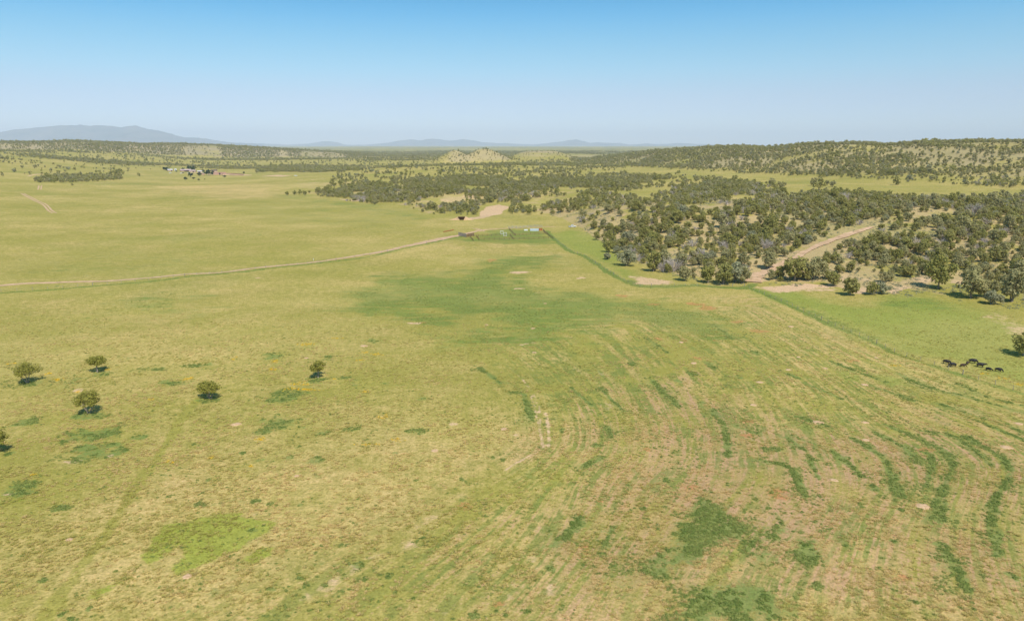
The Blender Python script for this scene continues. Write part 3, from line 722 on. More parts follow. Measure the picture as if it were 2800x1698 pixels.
def crown_np(r, R, H, z0, nb, per, leaf, flat=.25, gapiness=.35):
    """leaf-clump faces spread through an uneven crown: verts, quads, per-vertex hue"""
    cs = []
    while len(cs) < nb:
        p = r.uniform(-1, 1, 3)
        d = np.linalg.norm(p)
        if d > 1 or d < gapiness: continue
        if p[2] < -1 + flat * 2 and r.random() < .7: continue
        cs.append(p)
    cs = np.array(cs)
    lob = 1 + .22 * np.sin(np.arctan2(cs[:, 1], cs[:, 0]) * r.integers(2, 4) + r.random() * 6)
    C = np.stack([cs[:, 0] * R * lob * .82, cs[:, 1] * R * lob * .82, z0 + (cs[:, 2] * .42 + .5) * (H - z0)], 1)
    br = R * r.uniform(.20, .36, nb)
    hue_b = r.random(nb)
    d = r.normal(size=(nb, per, 3)); d /= np.linalg.norm(d, axis=2, keepdims=True)
    rad = r.uniform(.45, 1.0, (nb, per, 1)) ** .6
    ctr = C[:, None] + d * rad * br[:, None, None] * np.array([1, 1, .85])
    ctr[..., 2] = np.maximum(ctr[..., 2], z0 * .6 + .1)
    n = d + r.normal(size=d.shape) * .38 + np.array([0, 0, .45]); n /= np.linalg.norm(n, axis=2, keepdims=True)
    t = np.cross(n, r.normal(size=d.shape)); t /= np.linalg.norm(t, axis=2, keepdims=True) + 1e-9
    b = np.cross(n, t)
    sz = leaf * r.uniform(.6, 1.3, (nb, per, 1))
    asp = r.uniform(.6, 1.0, (nb, per, 1))
    q = np.stack([ctr - t * sz - b * sz * asp, ctr + t * sz - b * sz * asp * .7, ctr + t * sz * .8 + b * sz * asp, ctr - t * sz * .7 + b * sz * asp * .9], 2) .reshape(-1, 3)
    hue = np.repeat(np.clip(np.repeat(hue_b, per) * .7 + r.random(nb * per) * .3, 0, 1), 4)
    F = np.arange(len(q)).reshape(-1, 4)
    return q, F, hue
def tube(path, rad, sides=6):
    path = np.asarray(path, float); n = len(path); V = []
    for i in range(n):
        a = path[min(i + 1, n - 1)] - path[max(i - 1, 0)]; a /= np.linalg.norm(a) + 1e-9
        u_ = np.cross(a, [0.31, .9, .2]); u_ /= np.linalg.norm(u_); w_ = np.cross(a, u_)
        for k in range(sides):
            an = 2 * math.pi * k / sides
            V.append(path[i] + rad[i] * (u_ * math.cos(an) + w_ * math.sin(an)))
    F = [(i * sides + k, i * sides + (k + 1) % sides, (i + 1) * sides + (k + 1) % sides, (i + 1) * sides + k) for i in range(n - 1) for k in range(sides)]
    F.append((0, 1, 2, 3)); 
    return np.array(V), np.array(F)
def trunk_np(r, stems, spread, h, rad, limbs=2, sides=5):
    Vs, Fs, off = [], [], 0
    def add(V, F):
        nonlocal off
        Vs.append(V); Fs.append(F + off); off += len(V)
    for k in range(stems):
        an = 2 * math.pi * (k + r.random() * .5) / stems
        lean = spread * (r.uniform(.6, 1.1) if stems > 1 else .15)
        top = np.array([math.cos(an) * lean, math.sin(an) * lean, h * r.uniform(.85, 1.05)])
        b0 = np.array([math.cos(an), math.sin(an), 0]) * rad * (.9 if stems > 1 else 0); b0[2] = -.15
        mid = b0 * .5 + top * .5 + r.normal(size=3) * .1 * spread
        add(*tube([b0, b0 * .75 + top * .25, mid, top], [rad * 1.15, rad * .9, rad * .7, rad * .35], sides))
        for q in range(limbs):
            a2 = an + r.uniform(-1.2, 1.2); s0 = mid * .6 + top * .4
            e = s0 + np.array([math.cos(a2) * spread * .8, math.sin(a2) * spread * .8, h * r.uniform(.15, .4)])
            add(*tube([s0, (s0 + e) / 2 + r.normal(size=3) * .05, e], [rad * .5, rad * .35, rad * .15], 4))
    return np.concatenate(Vs), np.concatenate(Fs)
def crown_mesh(name, seed, m, **k):
    V, F, h = crown_np(np.random.default_rng(seed), **k)
    me = mesh_np(name, V, F, False); fattr(me, 'hue', h); me.materials.append(m); return me
def trunk_mesh(name, seed, m, **k):
    V, F = trunk_np(np.random.default_rng(seed), **k)
    me = mesh_np(name, V, F); me.materials.append(m); return me
def dead_mesh(name, seed, n1=14, R=2.2, H=4.2, thick=.035, twigs=5):
    r = np.random.default_rng(seed); Vs, Fs, off = [], [], 0
    for k in range(n1):
        an = r.random() * 6.28; el = r.uniform(.5, 1.35); L = H * r.uniform(.65, 1.0)
        d = np.array([math.cos(an) * math.cos(el), math.sin(an) * math.cos(el), math.sin(el)])
        b0 = np.array([math.cos(an), math.sin(an), 0]) * .12; e = b0 + d * L * np.array([R / 2.2, R / 2.2, 1])
        V, F = tube([b0, (b0 + e) / 2 + r.normal(size=3) * .15, e], [thick * 2.2, thick * 1.4, thick * .6], 4)
        Vs.append(V); Fs.append(F + off); off += len(V)
        for q in range(twigs):
            s0 = b0 + (e - b0) * r.uniform(.35, .95); e2 = s0 + (d + r.normal(size=3) * .7) * L * .28
            V, F = tube([s0, e2], [thick, thick * .5], 3); F = F[:3]
            Vs.append(V); Fs.append(F + off); off += len(V)
    me = mesh_np(name, np.concatenate(Vs), np.concatenate(Fs)); me.materials.append(M_DEAD); return me

NV = 5
def species(nm, m, R, H, z0, bark):
    lods = []
    for nb, per, leaf in ((48, 30, .185), (30, 14, .30), (20, 8, .46), (11, 6, .78)):
        lods.append([crown_mesh(nm, 100 + 31 * i + nb, m, R=R * (.92 + .05 * i), H=H * (.9 + .06 * i), z0=z0, nb=nb, per=per, leaf=leaf, flat=.08) for i in range(NV)])
    tr = [trunk_mesh('trunk', 300 + i, bark, stems=1 + i % 3, spread=R * .4, h=H * .6, rad=.16) for i in range(NV)]
    return lods, tr
SPEC = {'green': species('crown', M_GREEN, 2.6, 5.3, .3, M_BARK), 'grey': species('crown', M_GREY, 2.5, 5.4, .4, M_BARK), 'oak': species('crown', M_OAK, 2.6, 4.2, .35, M_BARK)}
DEADM = [dead_mesh('crown', 500 + i, 22, thick=.045, twigs=8) for i in range(4)]

# where the woods stand: outlines in the photo, coverage 0..1
WOODS = [(.81, [(1645, 668), (1700, 692), (1745, 715), (1790, 748), (1860, 765), (1920, 772), (2040, 778), (2062, 760), (2100, 772), (2200, 772), (2290, 770), (2420, 775), (2520, 760), (2600, 752), (2700, 800),
                (2800, 835), (3000, 870), (3000, 545), (2700, 540), (2560, 545), (2400, 537), (2300, 530), (2220, 528), (2150, 548), (2080, 552), (1990, 575), (1920, 588), (1840, 592), (1760, 600), (1700, 610), (1640, 620), (1615, 625), (1640, 640)]),
         (.50, [(1600, 615), (1650, 598), (1750, 585), (1850, 570), (1960, 545), (2060, 530), (2090, 508), (2050, 497), (1960, 500), (1880, 510), (1800, 525), (1700, 540), (1600, 545), (1500, 555), (1450, 575), (1410, 590), (1480, 598), (1550, 603)]),
         (.72, [(1400, 500), (1500, 490), (1600, 487), (1780, 485), (1860, 482), (1880, 490), (1780, 500), (1700, 515), (1600, 520), (1500, 525), (1400, 530)]),
         (.75, [(1880, 520), (1960, 495), (2060, 500), (2080, 510), (2000, 528), (1900, 535)]),
         (.62, [(862, 522), (900, 523), (950, 512), (1050, 500), (1150, 490), (1250, 478), (1350, 478), (1400, 495), (1420, 520), (1450, 545), (1400, 562), (1330, 552), (1290, 535), (1180, 545), (1180, 588), (1150, 586), (1060, 557), (1000, 548), (930, 541), (880, 530)]),
         (.9, [(1160, 588), (1210, 562), (1310, 550), (1330, 560), (1290, 572), (1250, 580), (1180, 592)]),
         (.22, [(880, 497), (950, 468), (1050, 455), (1200, 450), (1400, 450), (1450, 470), (1420, 500), (1350, 482), (1250, 482), (1100, 495), (960, 510)]),
         (.22, [(1400, 440), (1660, 440), (1720, 462), (1640, 474), (1450, 478)]),
         (.5, [(1400, 432), (1650, 432), (1660, 446), (1400, 450)])]
CLEAR = [[(1530, 512), (1600, 505), (1625, 520), (1560, 537), (1520, 530)], [(1760, 515), (1840, 508), (1835, 527), (1770, 532)], [(1670, 497), (1740, 492), (1760, 500), (1690, 505)],
         [(2280, 764), (2330, 742), (2395, 765), (2440, 780), (2560, 780), (2590, 768), (2690, 770), (2720, 790), (2650, 830), (2330, 806), (2290, 790)], [(2470, 592), (2560, 578), (2625, 579), (2600, 592), (2500, 606)],
         [(1390, 600), (1310, 602), (1300, 570), (1330, 555), (1400, 560)], [(1640, 590), (1720, 575), (1740, 582), (1660, 600)], [(2040, 780), (2040, 735), (2075, 745), (2115, 775)],
         [(1780, 700), (1830, 690), (1860, 700), (1830, 720)], [(2600, 560), (2640, 550), (2660, 556), (2610, 572)]]
ROADPX = np.array([(2052, 772), (2075, 752), (2105, 738), (2171, 706), (2242, 668), (2327, 636), (2384, 620)], float)

def in_px(u, v, pl):
    x0, x1 = min(p[0] for p in pl) - 8, max(p[0] for p in pl) + 8; y0, y1 = min(p[1] for p in pl) - 8, max(p[1] for p in pl) + 8
    out = np.full(u.shape, -99.0); i = np.where((u > x0) & (u < x1) & (v > y0) & (v < y1))[0]
    if len(i): out[i] = sdist(u[i], v[i] * 1.0, pl)
    return out
def grid_pts(y0, y1, t0, t1, sp, seed):
    r = np.random.default_rng(seed)
    ys = np.arange(y0, y1, sp); L = []
    for y in ys:
        xs = np.arange(t0 * y, t1 * y, sp); L.append(np.stack([xs, np.full(len(xs), y)], 1))
    p = np.concatenate(L); p += r.uniform(-.48, .48, p.shape) * sp
    return p[:, 0], p[:, 1], r
TREES = []      # rows: x y z scale kind u v
def scatter_trees(y0, y1, t0, t1, sp, seed, s_lo, s_hi):
    X, Y, r = grid_pts(y0, y1, t0, t1, sp, seed)
    Z, pr, pm, s = zparts(X, Y)
    u, v = project(X, Y, Z)
    cov = np.zeros(len(X))
    near = (Y < 2100)
    for c, pl in WOODS:
        d = in_px(u, v, pl) + (fbm(X / 22, Y / 22, 81) - .5) * 16
        cov = np.maximum(cov, np.where(near, c * ss(-3, 5, d), 0))
    cov = np.maximum(cov, .13 * ss(-2, 6, in_px(u, v, [(860, 535), (900, 500), (1150, 460), (1500, 470), (1900, 480), (2150, 500), (2150, 560), (1900, 600), (1640, 640), (1560, 600), (1400, 590), (1180, 590)])) * (Y < 2100) * (1 + 2 * ss(.5, .62, fbm(X / 30, Y / 30, 89))))
    cl = fbm(X / 38, Y / 38, 82, 3)
    cov = np.where(cov > .8, .80 * (.48 + .52 * ss(.34, .50, cl)), cov * ss(.34, .56, cl + (cov - .4) * .4) * 1.3)
    for pl in CLEAR: cov *= 1 - .97 * ss(-2, 3, in_px(u, v, pl)) * (Y < 900)
    du = np.minimum(ldist(u, v, ROADPX), ldist(u, v - 13, ROADPX)); cov *= np.where(Y < 700, ss(11, 19, du), 1)
    # right ridge, mesa, cones, plains
    ridge = np.clip(ss(.02, .10, pr) * (.66 - .14 * ss(.5, .9, pr)) * (.35 + 1.0 * ss(.36, .66, fbm(X / 60, Y / 60, 83))), 0, 1) * (Y < RBASE[1].max() + 700)
    cov = np.maximum(cov, np.where(X > 0, ridge, 0))
    spurs = fbm(X / np.maximum(Y, 1) * 24, Y / 1100, 84, 3)
    mesa = ss(.05, .2, pm) * (.10 + .62 * ss(.44, .60, spurs + .35 * (pm - .62) * (pm > .62)))
    cov = np.maximum(cov, np.where(X < 400, mesa, 0))
    cones = np.maximum(cone(X, Y, 1243, 2300, 41, 76), cone(X, Y, 1324, 2350, 45, 94))
    bald = np.exp(-(((X - T(1478) * 2700) / 95) ** 4 + ((Y - 2700) / 220) ** 2))
    # scrub belts across the plain: dense along the draws
    belt = fbm(X / 420, Y / 170, 85, 4)
    pl_ = ss(.54, .68, belt) * .55 + .03
    pz = ss(1750, 2000, Y + .35 * np.abs(X)) * (1 - ss(5600, 6500, Y)) * (pm < .06) * (pr < .02)
    b2 = in_px(u, v, [(0, 436), (250, 448), (400, 455), (560, 462), (720, 470), (900, 474), (1000, 465), (900, 455), (700, 452), (500, 445), (300, 436), (0, 428)])
    cov = np.maximum(cov, np.where(Y > 1500, .8 * ss(-2, 4, b2) * ss(.36, .52, belt), 0))
    ls = in_px(u, v, [(-200, 500), (-200, 441), (120, 438), (400, 452), (440, 466), (430, 500)])
    cov = np.maximum(cov, pl_ * pz * (cones < 1) * (1 - bald) * (1 - ss(-4, 2, ls)) * (1 - .8 * (np.abs(u - 560) < 140) * (v > 462)))
    cov = np.where(cones > 1, .50, cov); cov = np.where((bald > .12), .13, cov)
    # the scrubby rise on the left
    lw = in_px(u, v, [(92, 492), (130, 482), (260, 480), (330, 484), (338, 490), (250, 497), (180, 500), (100, 500)])
    cov = np.maximum(cov, .75 * ss(-2, 2, lw) * (Y < 1700))
    ls = in_px(u, v, [(-60, 492), (-60, 440), (120, 438), (400, 452), (420, 466), (340, 478), (200, 476), (60, 482)])
    cov = np.maximum(cov, (.010 + .10 * ss(.58, .68, fbm(X / 90, Y / 60, 86))) * ss(-2, 4, ls) * (Y < 2600))
    k = r.random(len(X)) < cov
    X, Y, Z, u, v = X[k], Y[k], Z[k], u[k], v[k]
    sc_ = np.where((cones[k] > 1) | (bald[k] > .12), .62, 1.0) * r.uniform(s_lo, s_hi, len(X)) * (1 + .5 * (r.random(len(X)) < .12)) * (.8 + .4 * fbm(X / 50, Y / 50, 87))
    kind = r.random(len(X))
    grov = fbm(X / 45, Y / 45, 88)
    kd = np.where(kind < .47 - .5 * (grov - .5), 0, np.where(kind < .86, 1, np.where(kind < .92, 2, 3)))
    kd = np.where((Y > 900) & (kd == 3), 1, kd)
    TREES.append(np.stack([X, Y, Z, sc_, kd, u, v, r.random(len(X)) * 6.283], 1))
scatter_trees(235, 1000, -.42, 1.0, 4.2, 201, .28, 1.06)
scatter_trees(1000, 2100, -.95, 1.05, 6.0, 202, .55, 1.15)
scatter_trees(2100, 6500, -.95, .32, 8.6, 203, .7, 1.3)
TR = np.concatenate(TREES)
# clear the ground under things built below (farmstead, corral, truck)
_k = ~((TR[:, 5] > 430) & (TR[:, 5] < 700) & (TR[:, 6] > 458) & (TR[:, 6] < 496) & (TR[:, 1] < 1900))
_k &= ~((TR[:, 5] > 1540) & (TR[:, 5] < 1590) & (TR[:, 6] > 600) & (TR[:, 6] < 640))
TR = TR[_k]

def new_tree(name, loc, crown, trunk, scale, rz, label, cat='tree', group=None, zs=1.0):
    e = bpy.data.objects.new(name, None); COL.objects.link(e)
    e.empty_display_size = .3
    e.location = loc; e.rotation_euler = (0, 0, rz); e.scale = (scale, scale, scale * zs)
    tag(e, label, cat, group)
    c = bpy.data.objects.new('crown', crown); COL.objects.link(c); c.parent = e
    if trunk:
        t = bpy.data.objects.new('trunk', trunk); COL.objects.link(t); t.parent = e
    return e

# --- the lone junipers on the left of the pasture
LONE = [(75, 1047, 60, 50, 3, 1.5, 'dead', 'lopsided lone juniper on forked leaning trunks at the left end of the long weed patch'),
        (266, 1017, 45, 41, 1, 1.7, None, 'smallest lone juniper, umbrella crown on one slim trunk, above the long weed patch'),
        (243, 1129, 67, 55, 3, 1.3, None, 'largest lone juniper, wide crown on a split pale trunk, below the long weed patch'),
        (574, 1089, 62, 45, 4, 1.2, None, 'wide flat-topped lone juniper on a row of four pale stems beside the grassy path'),
        (870, 1032, 48, 44, 1, 1.3, None, 'round lone juniper on a thick short trunk, beside the yellow flower patches'),
        (-14, 1238, 60, 62, 2, 1.0, None, 'lone juniper cut off by the picture edge with a dark weed clump at its foot')]
LP = P([(a[0], a[1]) for a in LONE])
for i, (u, v, wpx, hpx, st, base, _, lab) in enumerate(LONE):
    x, y, z = LP[i]; D = math.hypot(x, y, ) ; rng_ = math.sqrt(x * x + y * y + (CAMZ - z) ** 2)
    R = wpx / 2 / FOC * rng_ * 1.0; H = hpx / FOC * rng_ / math.cos(math.asin((CAMZ - z) / rng_)) * .93
    cm = crown_mesh('crown', 700 + i, M_SUN, R=R, H=H, z0=base + .3, nb=44, per=58, leaf=.13, flat=.24, gapiness=.5)
    tm = trunk_mesh('trunk', 720 + i, M_BARKP, stems=st, spread=R * .55, h=base + (H - base) * .55, rad=.15 if st > 1 else .2, limbs=3, sides=7)
    new_tree('juniper_tree', (x, y, z), cm, tm, 1, 0, lab, group='lone junipers in the pasture')

# --- edge trees one can name
EDGE = [  # u, v(base), width px, kind, label
    (2325, 808, 52, 0, 'round dark juniper alone at the foot of the red bare slope'),
    (2383, 806, 36, 0, 'dark green juniper sharing its clump with a grey bush under the red slope'),
    (2412, 804, 36, 2, 'silvery grey bush leaning on a dark juniper at the foot of the red slope'),
    (2565, 790, 62, 0, 'tall fresh green conifer at the wood edge between two bare red slopes'),
    (2655, 815, 66, 1, 'broad juniper with a wide dark shadow near the right end of the wood edge'),
    (2690, 812, 44, 1, 'juniper tucked behind the broad shadowed one on the wood edge'),
    (2712, 832, 44, 2, 'low grey-green bush in the grass before the right end of the wood'),
    (2765, 825, 60, 1, 'tall dusky juniper in the last clump of the wood edge'),
    (2797, 972, 54, 0, 'dark juniper cut by the right picture edge, above the black cattle'),
    (2790, 790, 60, 1, 'big juniper behind the last clump at the right picture edge'),
    (2277, 782, 42, 0, 'small dark juniper at the left rim of the red bare slope'),
    (2172, 768, 70, 0, 'wide juniper at the right side of the sandy road mouth'),
    (2130, 762, 34, 0, 'low juniper bush at the left foot of the wide one by the sandy road mouth'),
    (2225, 765, 56, 1, 'olive juniper between the sandy road mouth and the red slope'),
    (1712, 727, 52, 2, 'round grey-green bush standing clear of the wood above the fence bend'),
    (1660, 710, 26, 2, 'small grey tree on a visible trunk close to the corral fence line'),
    (1686, 692, 27, 2, 'little grey bush just behind the small trunked tree'),
    (1664, 690, 32, 0, 'olive juniper behind the small trunked tree by the fence line'),
    (1668, 660, 30, 0, 'dark round juniper in the bright grass, second from the corral'),
    (1632, 656, 22, 0, 'smallest round juniper in the bright grass, nearest the corral'),
    (1704, 682, 36, 0, 'juniper at the left tip of the wood beside the bright grass'),
    (1716, 662, 40, 2, 'grey oak bush at the left tip of the wood'),
    (1786, 742, 46, 0, 'tall juniper casting a dark shadow at the lower left corner of the wood'),
    (1815, 730, 46, 1, 'juniper beside the dead tree at the lower left corner of the wood'),
    (1842, 742, 40, 3, 'pale dead tree with bare grey branches at the lower wood edge'),
    (1870, 768, 44, 1, 'broad low juniper just below the pale dead tree'),
    (1935, 774, 42, 0, 'dense dark cone-like juniper left of the big grey clump at the wood edge'),
    (1978, 778, 58, 0, 'dark juniper at the front of the big grey clump at the wood edge'),
    (2010, 772, 64, 2, 'big silver-grey oak crown in the clump left of the sandy road'),
    (2030, 775, 40, 1, 'juniper at the right end of the big grey clump beside the sandy road'),
    (1930, 708, 32, 3, 'leafless grey bush in a small clearing of the lower wood'),
    (2100, 735, 50, 1, 'juniper in the crook of the sandy road fork'),
    (785, 534, 11, 0, 'outermost juniper of the row on the open grass, alone at its end'),
    (806, 533, 12, 0, 'second juniper from the open end of the row on the grass'),
    (821, 533, 13, 0, 'third juniper from the open end of the row on the grass'),
    (833, 535, 15, 0, 'low double-crowned juniper, fourth from the open end of the row on grass'),
    (846, 528, 8, 0, 'tiny bush in the gap between the juniper row and the wood'),
    (871, 529, 18, 0, 'juniper at the point where the row on the grass joins the wood'),
    (324, 489, 24, 0, 'big dark round tree at the farm end of the scrub belt'),
    (302, 487, 14, 0, 'round tree next to the big one at the end of the scrub belt'),
    (306, 477, 9, 0, 'small round tree above the end of the scrub belt'),
    (320, 478, 12, 0, 'flat small tree above the big one at the end of the scrub belt'),
    (336, 477, 7, 0, 'tiny tree up the slope beyond the end of the scrub belt'),
    (380, 482, 8, 0, 'lone dark bush on the grass between the scrub belt and the farmstead'),
    (198, 508, 6, 0, 'lone tiny bush on the valley grass below the scrub belt'),
    (1961, 497, 15, 0, 'slim tree standing up alone in the far meadow'),
    (1933, 496, 14, 0, 'round dark tree in the far meadow beside the slim one'),
    (1657, 491, 10, 0, 'small round tree alone behind the far wood in the meadow'),
    (2224, 508, 20, 1, 'left tree of the little group in the far meadow'),
    (2240, 520, 28, 0, 'front tree of the little group in the far meadow'),
    (2262, 508, 16, 1, 'hindmost tree of the little group in the far meadow'),
    (2276, 512, 18, 1, 'right tree of the little group in the far meadow'),
    (2110, 507, 20, 1, 'dark tree at the right end of the long far clump'),
    (2451, 506, 20, 0, 'dark bush alone in the meadow below the stony ridge')]
EP = P([(e[0], e[1]) for e in EDGE])
_used = EP[:, :2]
KN = ('green', 'grey', 'oak')
def tree_parts(kd, lod, i):
    if kd == 3: return DEADM[i % 4], None, 2.2
    l, t = SPEC[KN[kd]]
    return l[lod][i % NV], t[i % NV], 2.65
for i, (u, v, wpx, kd, lab) in enumerate(EDGE):
    x, y, z = EP[i]; rg = math.sqrt(x * x + y * y + (CAMZ - z) ** 2)
    c, t, R0 = tree_parts(kd, 0 if rg < 600 else 1, i)
    s_ = wpx / 2 / FOC * rg / (R0 * 1.0)
    nm = ('juniper_tree', 'juniper_tree', 'oak_bush', 'dead_tree')[kd]
    new_tree(nm, (x, y, z - .05), c, t, s_, i * 1.7, lab, zs=1.25 if 'tall' in lab or 'cone' in lab else 1.0, cat='bush' if 'bush' in lab else 'tree')
# woodland trees must not stand inside the named ones
d2 = np.min((TR[:, None, 0] - _used[None, :, 0]) ** 2 + (TR[:, None, 1] - _used[None, :, 1]) ** 2, axis=1)
TR = TR[d2 > (2.4 ** 2)]
# the trees that show largest stay individuals
rg = np.sqrt(TR[:, 0] ** 2 + TR[:, 1] ** 2)
vis = (TR[:, 5] > -10) & (TR[:, 5] < 2815)
score = np.where(vis, TR[:, 3] / rg, 0)
N_IND = 296 - len(EDGE) - len(LONE) - 16
order = np.argsort(-score)
IND, REST = TR[order[:N_IND]], TR[order[N_IND:]]
SHORT = {2325: 'the round juniper under the red slope', 2412: 'the silvery bush under the red slope', 2565: 'the tall fresh green conifer', 2655: 'the broad juniper with the wide shadow',
         2712: 'the low bush in the right-hand grass', 2765: 'the last clump of the wood edge', 2277: 'the small juniper left of the red slope', 2172: 'the wide juniper at the road mouth',
         2225: 'the olive juniper beside the red slope', 1712: 'the round bush above the fence bend', 1660: 'the small trunked tree by the fence', 1704: 'the left tip of the wood',
         1786: 'the tall juniper over the fence bend', 1842: 'the pale dead tree', 1935: 'the dense cone-like juniper', 2010: 'the big silver-grey oak clump', 1930: 'the leafless bush in the clearing',
         2100: 'the sandy road fork'}
AN = [(e[0], e[1], SHORT[e[0]]) for e in EDGE if e[0] in SHORT and e[1] > 600] + [(2330, 640, 'the upper bend of the sandy road'), (2540, 592, 'the green glade in the wood'), (1565, 615, 'the white pickup')]
WORN = ('olive green juniper', 'dusty grey-green pinyon', 'silvery grey oak bush', 'bare grey dead tree')
def where_(u, v):
    d, k = min((math.hypot(u - a_[0], (v - a_[1]) * 1.6), j) for j, a_ in enumerate(AN))
    du, dv = u - AN[k][0], (v - AN[k][1]) * 1.6
    side = ('right of' if du > 0 else 'left of') if abs(du) > abs(dv) * 1.7 else (('below' if dv > 0 else 'behind') if abs(dv) > abs(du) * 1.7 else (('below and ' if dv > 0 else 'behind and ') + ('right of' if du > 0 else 'left of')))
    far_ = 'just' if d < 50 else ('some way' if d < 100 else ('well' if d < 180 else 'far'))
    return far_ + ' ' + side + ' ' + AN[k][2]
for i, t_ in enumerate(IND):
    kd = int(t_[4]); c, tr, _ = tree_parts(kd, 0, i)
    zs_ = .85 + .4 * ((i * 37) % 11) / 10
    size = 'small' if t_[3] < .74 else ('large' if t_[3] > 1.0 else 'middling')
    size += ' upright' if zs_ > 1.13 else (' squat' if zs_ < .95 else '')
    nm = ('juniper_tree', 'pinyon_tree', 'oak_bush', 'dead_tree')[kd]
    lab = '%s %s %s' % (size, WORN[kd], where_(t_[5], t_[6]))
    if len(lab.split()) > 16: lab = lab.replace('middling ', '')
    if len(lab.split()) > 16: lab = lab.replace('middling', '').replace(' upright', '').replace(' squat', '').strip()
    if len(lab.split()) > 16: lab = lab.replace('the leafless bush in the clearing', 'the leafless bush').replace('the round juniper under the red slope', 'the red-slope juniper').replace('the broad juniper with the wide shadow', 'the broad juniper').replace('the silvery bush under the red slope', 'the red-slope bush')
    if len(lab.split()) > 16: lab = lab.replace('the small trunked tree by the fence', 'the trunked tree').replace('the small juniper left of the red slope', 'the red slope')
    if len(lab.split()) > 16: lab = lab.replace('dusty grey-green', 'dusty').replace('olive green', 'olive').replace('bare grey', 'bare').replace('silvery grey', 'silvery')
    if len(lab.split()) > 16: lab = ' '.join(lab.split()[1:])
    new_tree(nm, t_[:3] - np.array([0, 0, .08]), c, tr, t_[3], t_[7], lab, cat='bush' if kd == 2 else 'tree', group=WORN[kd] + 's in the wood', zs=zs_)

# ------------------------------------------------------------------ scattering (uncountable growth) with geometry nodes
def gn_scatter(name, pts, idx, scale, rot, meshes, extra=None, **props):
    lib = bpy.data.collections.new(name + '_kinds')
    for i, me in enumerate(meshes):
        lib.objects.link(bpy.data.objects.new('%s_kind_%03d' % (name, i), me))
    me = bpy.data.meshes.new(name)
    me.vertices.add(len(pts)); me.vertices.foreach_set('co', np.asarray(pts, np.float32).ravel())
    a = me.attributes.new('kind_index', 'INT', 'POINT'); a.data.foreach_set('value', np.asarray(idx, np.int32))
    fattr(me, 'size', scale); fattr(me, 'turn', rot)
    for k, v in (extra or {}).items(): fattr(me, k, v)
    o = link(name, me, **props)
    ng = bpy.data.node_groups.new(name + '_scatter', 'GeometryNodeTree')
    ng.interface.new_socket('Geometry', in_out='INPUT', socket_type='NodeSocketGeometry')
    ng.interface.new_socket('Geometry', in_out='OUTPUT', socket_type='NodeSocketGeometry')
    N = ng.nodes; L = ng.links
    gi = N.new('NodeGroupInput'); go = N.new('NodeGroupOutput')
    m2p = N.new('GeometryNodeMeshToPoints')
    ci = N.new('GeometryNodeCollectionInfo'); ci.inputs['Collection'].default_value = lib
    ci.inputs['Separate Children'].default_value = True; ci.inputs['Reset Children'].default_value = True
    ip = N.new('GeometryNodeInstanceOnPoints'); ip.inputs['Pick Instance'].default_value = True
    def na(n_, typ):
        d = N.new('GeometryNodeInputNamedAttribute'); d.data_type = typ; d.inputs['Name'].default_value = n_
        return d.outputs['Attribute']
    cx = N.new('ShaderNodeCombineXYZ'); L.new(na('turn', 'FLOAT'), cx.inputs['Z'])
    L.new(gi.outputs[0], m2p.inputs['Mesh']); L.new(m2p.outputs[0], ip.inputs['Points'])
    L.new(ci.outputs[0], ip.inputs['Instance']); L.new(na('kind_index', 'INT'), ip.inputs['Instance Index'])
    L.new(cx.outputs[0], ip.inputs['Rotation']); L.new(na('size', 'FLOAT'), ip.inputs['Scale'])
    L.new(ip.outputs[0], go.inputs[0])
    md = o.modifiers.new('scatter', 'NODES'); md.node_group = ng
    return o

def with_trunk(c, t):          # crown and trunk in one mesh for the woods seen as a mass
    bm = bmesh.new(); bm.from_mesh(c)
    return c
kinds = []
kid = {}
for lod in range(4):
    for k in range(3):
        for i in range(NV):
            kid[(lod, k, i)] = len(kinds); kinds.append(SPEC[KN[k]][0][lod][i])
for i in range(4): kid[('d', i)] = len(kinds); kinds.append(DEADM[i])
rr = np.sqrt(REST[:, 0] ** 2 + REST[:, 1] ** 2)
lodv = np.where(rr < 560, 0, np.where(rr < 1150, 1, np.where(rr < 2100, 2, 3)))
ix = [kid[('d', j % 4)] if int(t[4]) == 3 else kid[(int(l), int(t[4]), j % NV)] for j, (t, l) in enumerate(zip(REST, lodv))]
gn_scatter('woodland', REST[:, :3] - np.array([0, 0, .1]), ix, REST[:, 3], REST[:, 7], kinds, kind='stuff')
print('trees', len(TR), 'individual', len(IND), [int((lodv == i).sum()) for i in range(4)])

# ------------------------------------------------------------------ grass, weeds, flowers
def blades_mesh(name, seed, n, h, spread, wdt, m, droop=.35):
    r = np.random.default_rng(seed); V, F = [], []
    for k in range(n):
        an = r.random() * 6.283; a2 = an + r.normal() * .5; b0 = np.array([math.cos(an), math.sin(an), 0]) * spread * r.random() * .6
        hh = h * r.uniform(.6, 1.15); tip = b0 + np.array([math.cos(a2) * spread * r.uniform(.3, 1), math.sin(a2) * spread * r.uniform(.3, 1), hh])
        mid = b0 * .5 + tip * .5 + np.array([0, 0, hh * droop * .4]); sd = np.array([-math.sin(a2), math.cos(a2), 0]) * wdt
        i = len(V); V += [b0 - sd, b0 + sd, mid + sd * .8, mid - sd * .8, tip + sd * .25, tip - sd * .25]
        F += [(i, i + 1, i + 2, i + 3), (i + 3, i + 2, i + 4, i + 5)]
    me = mesh_np(name, V, F, False); me.materials.append(m); return me
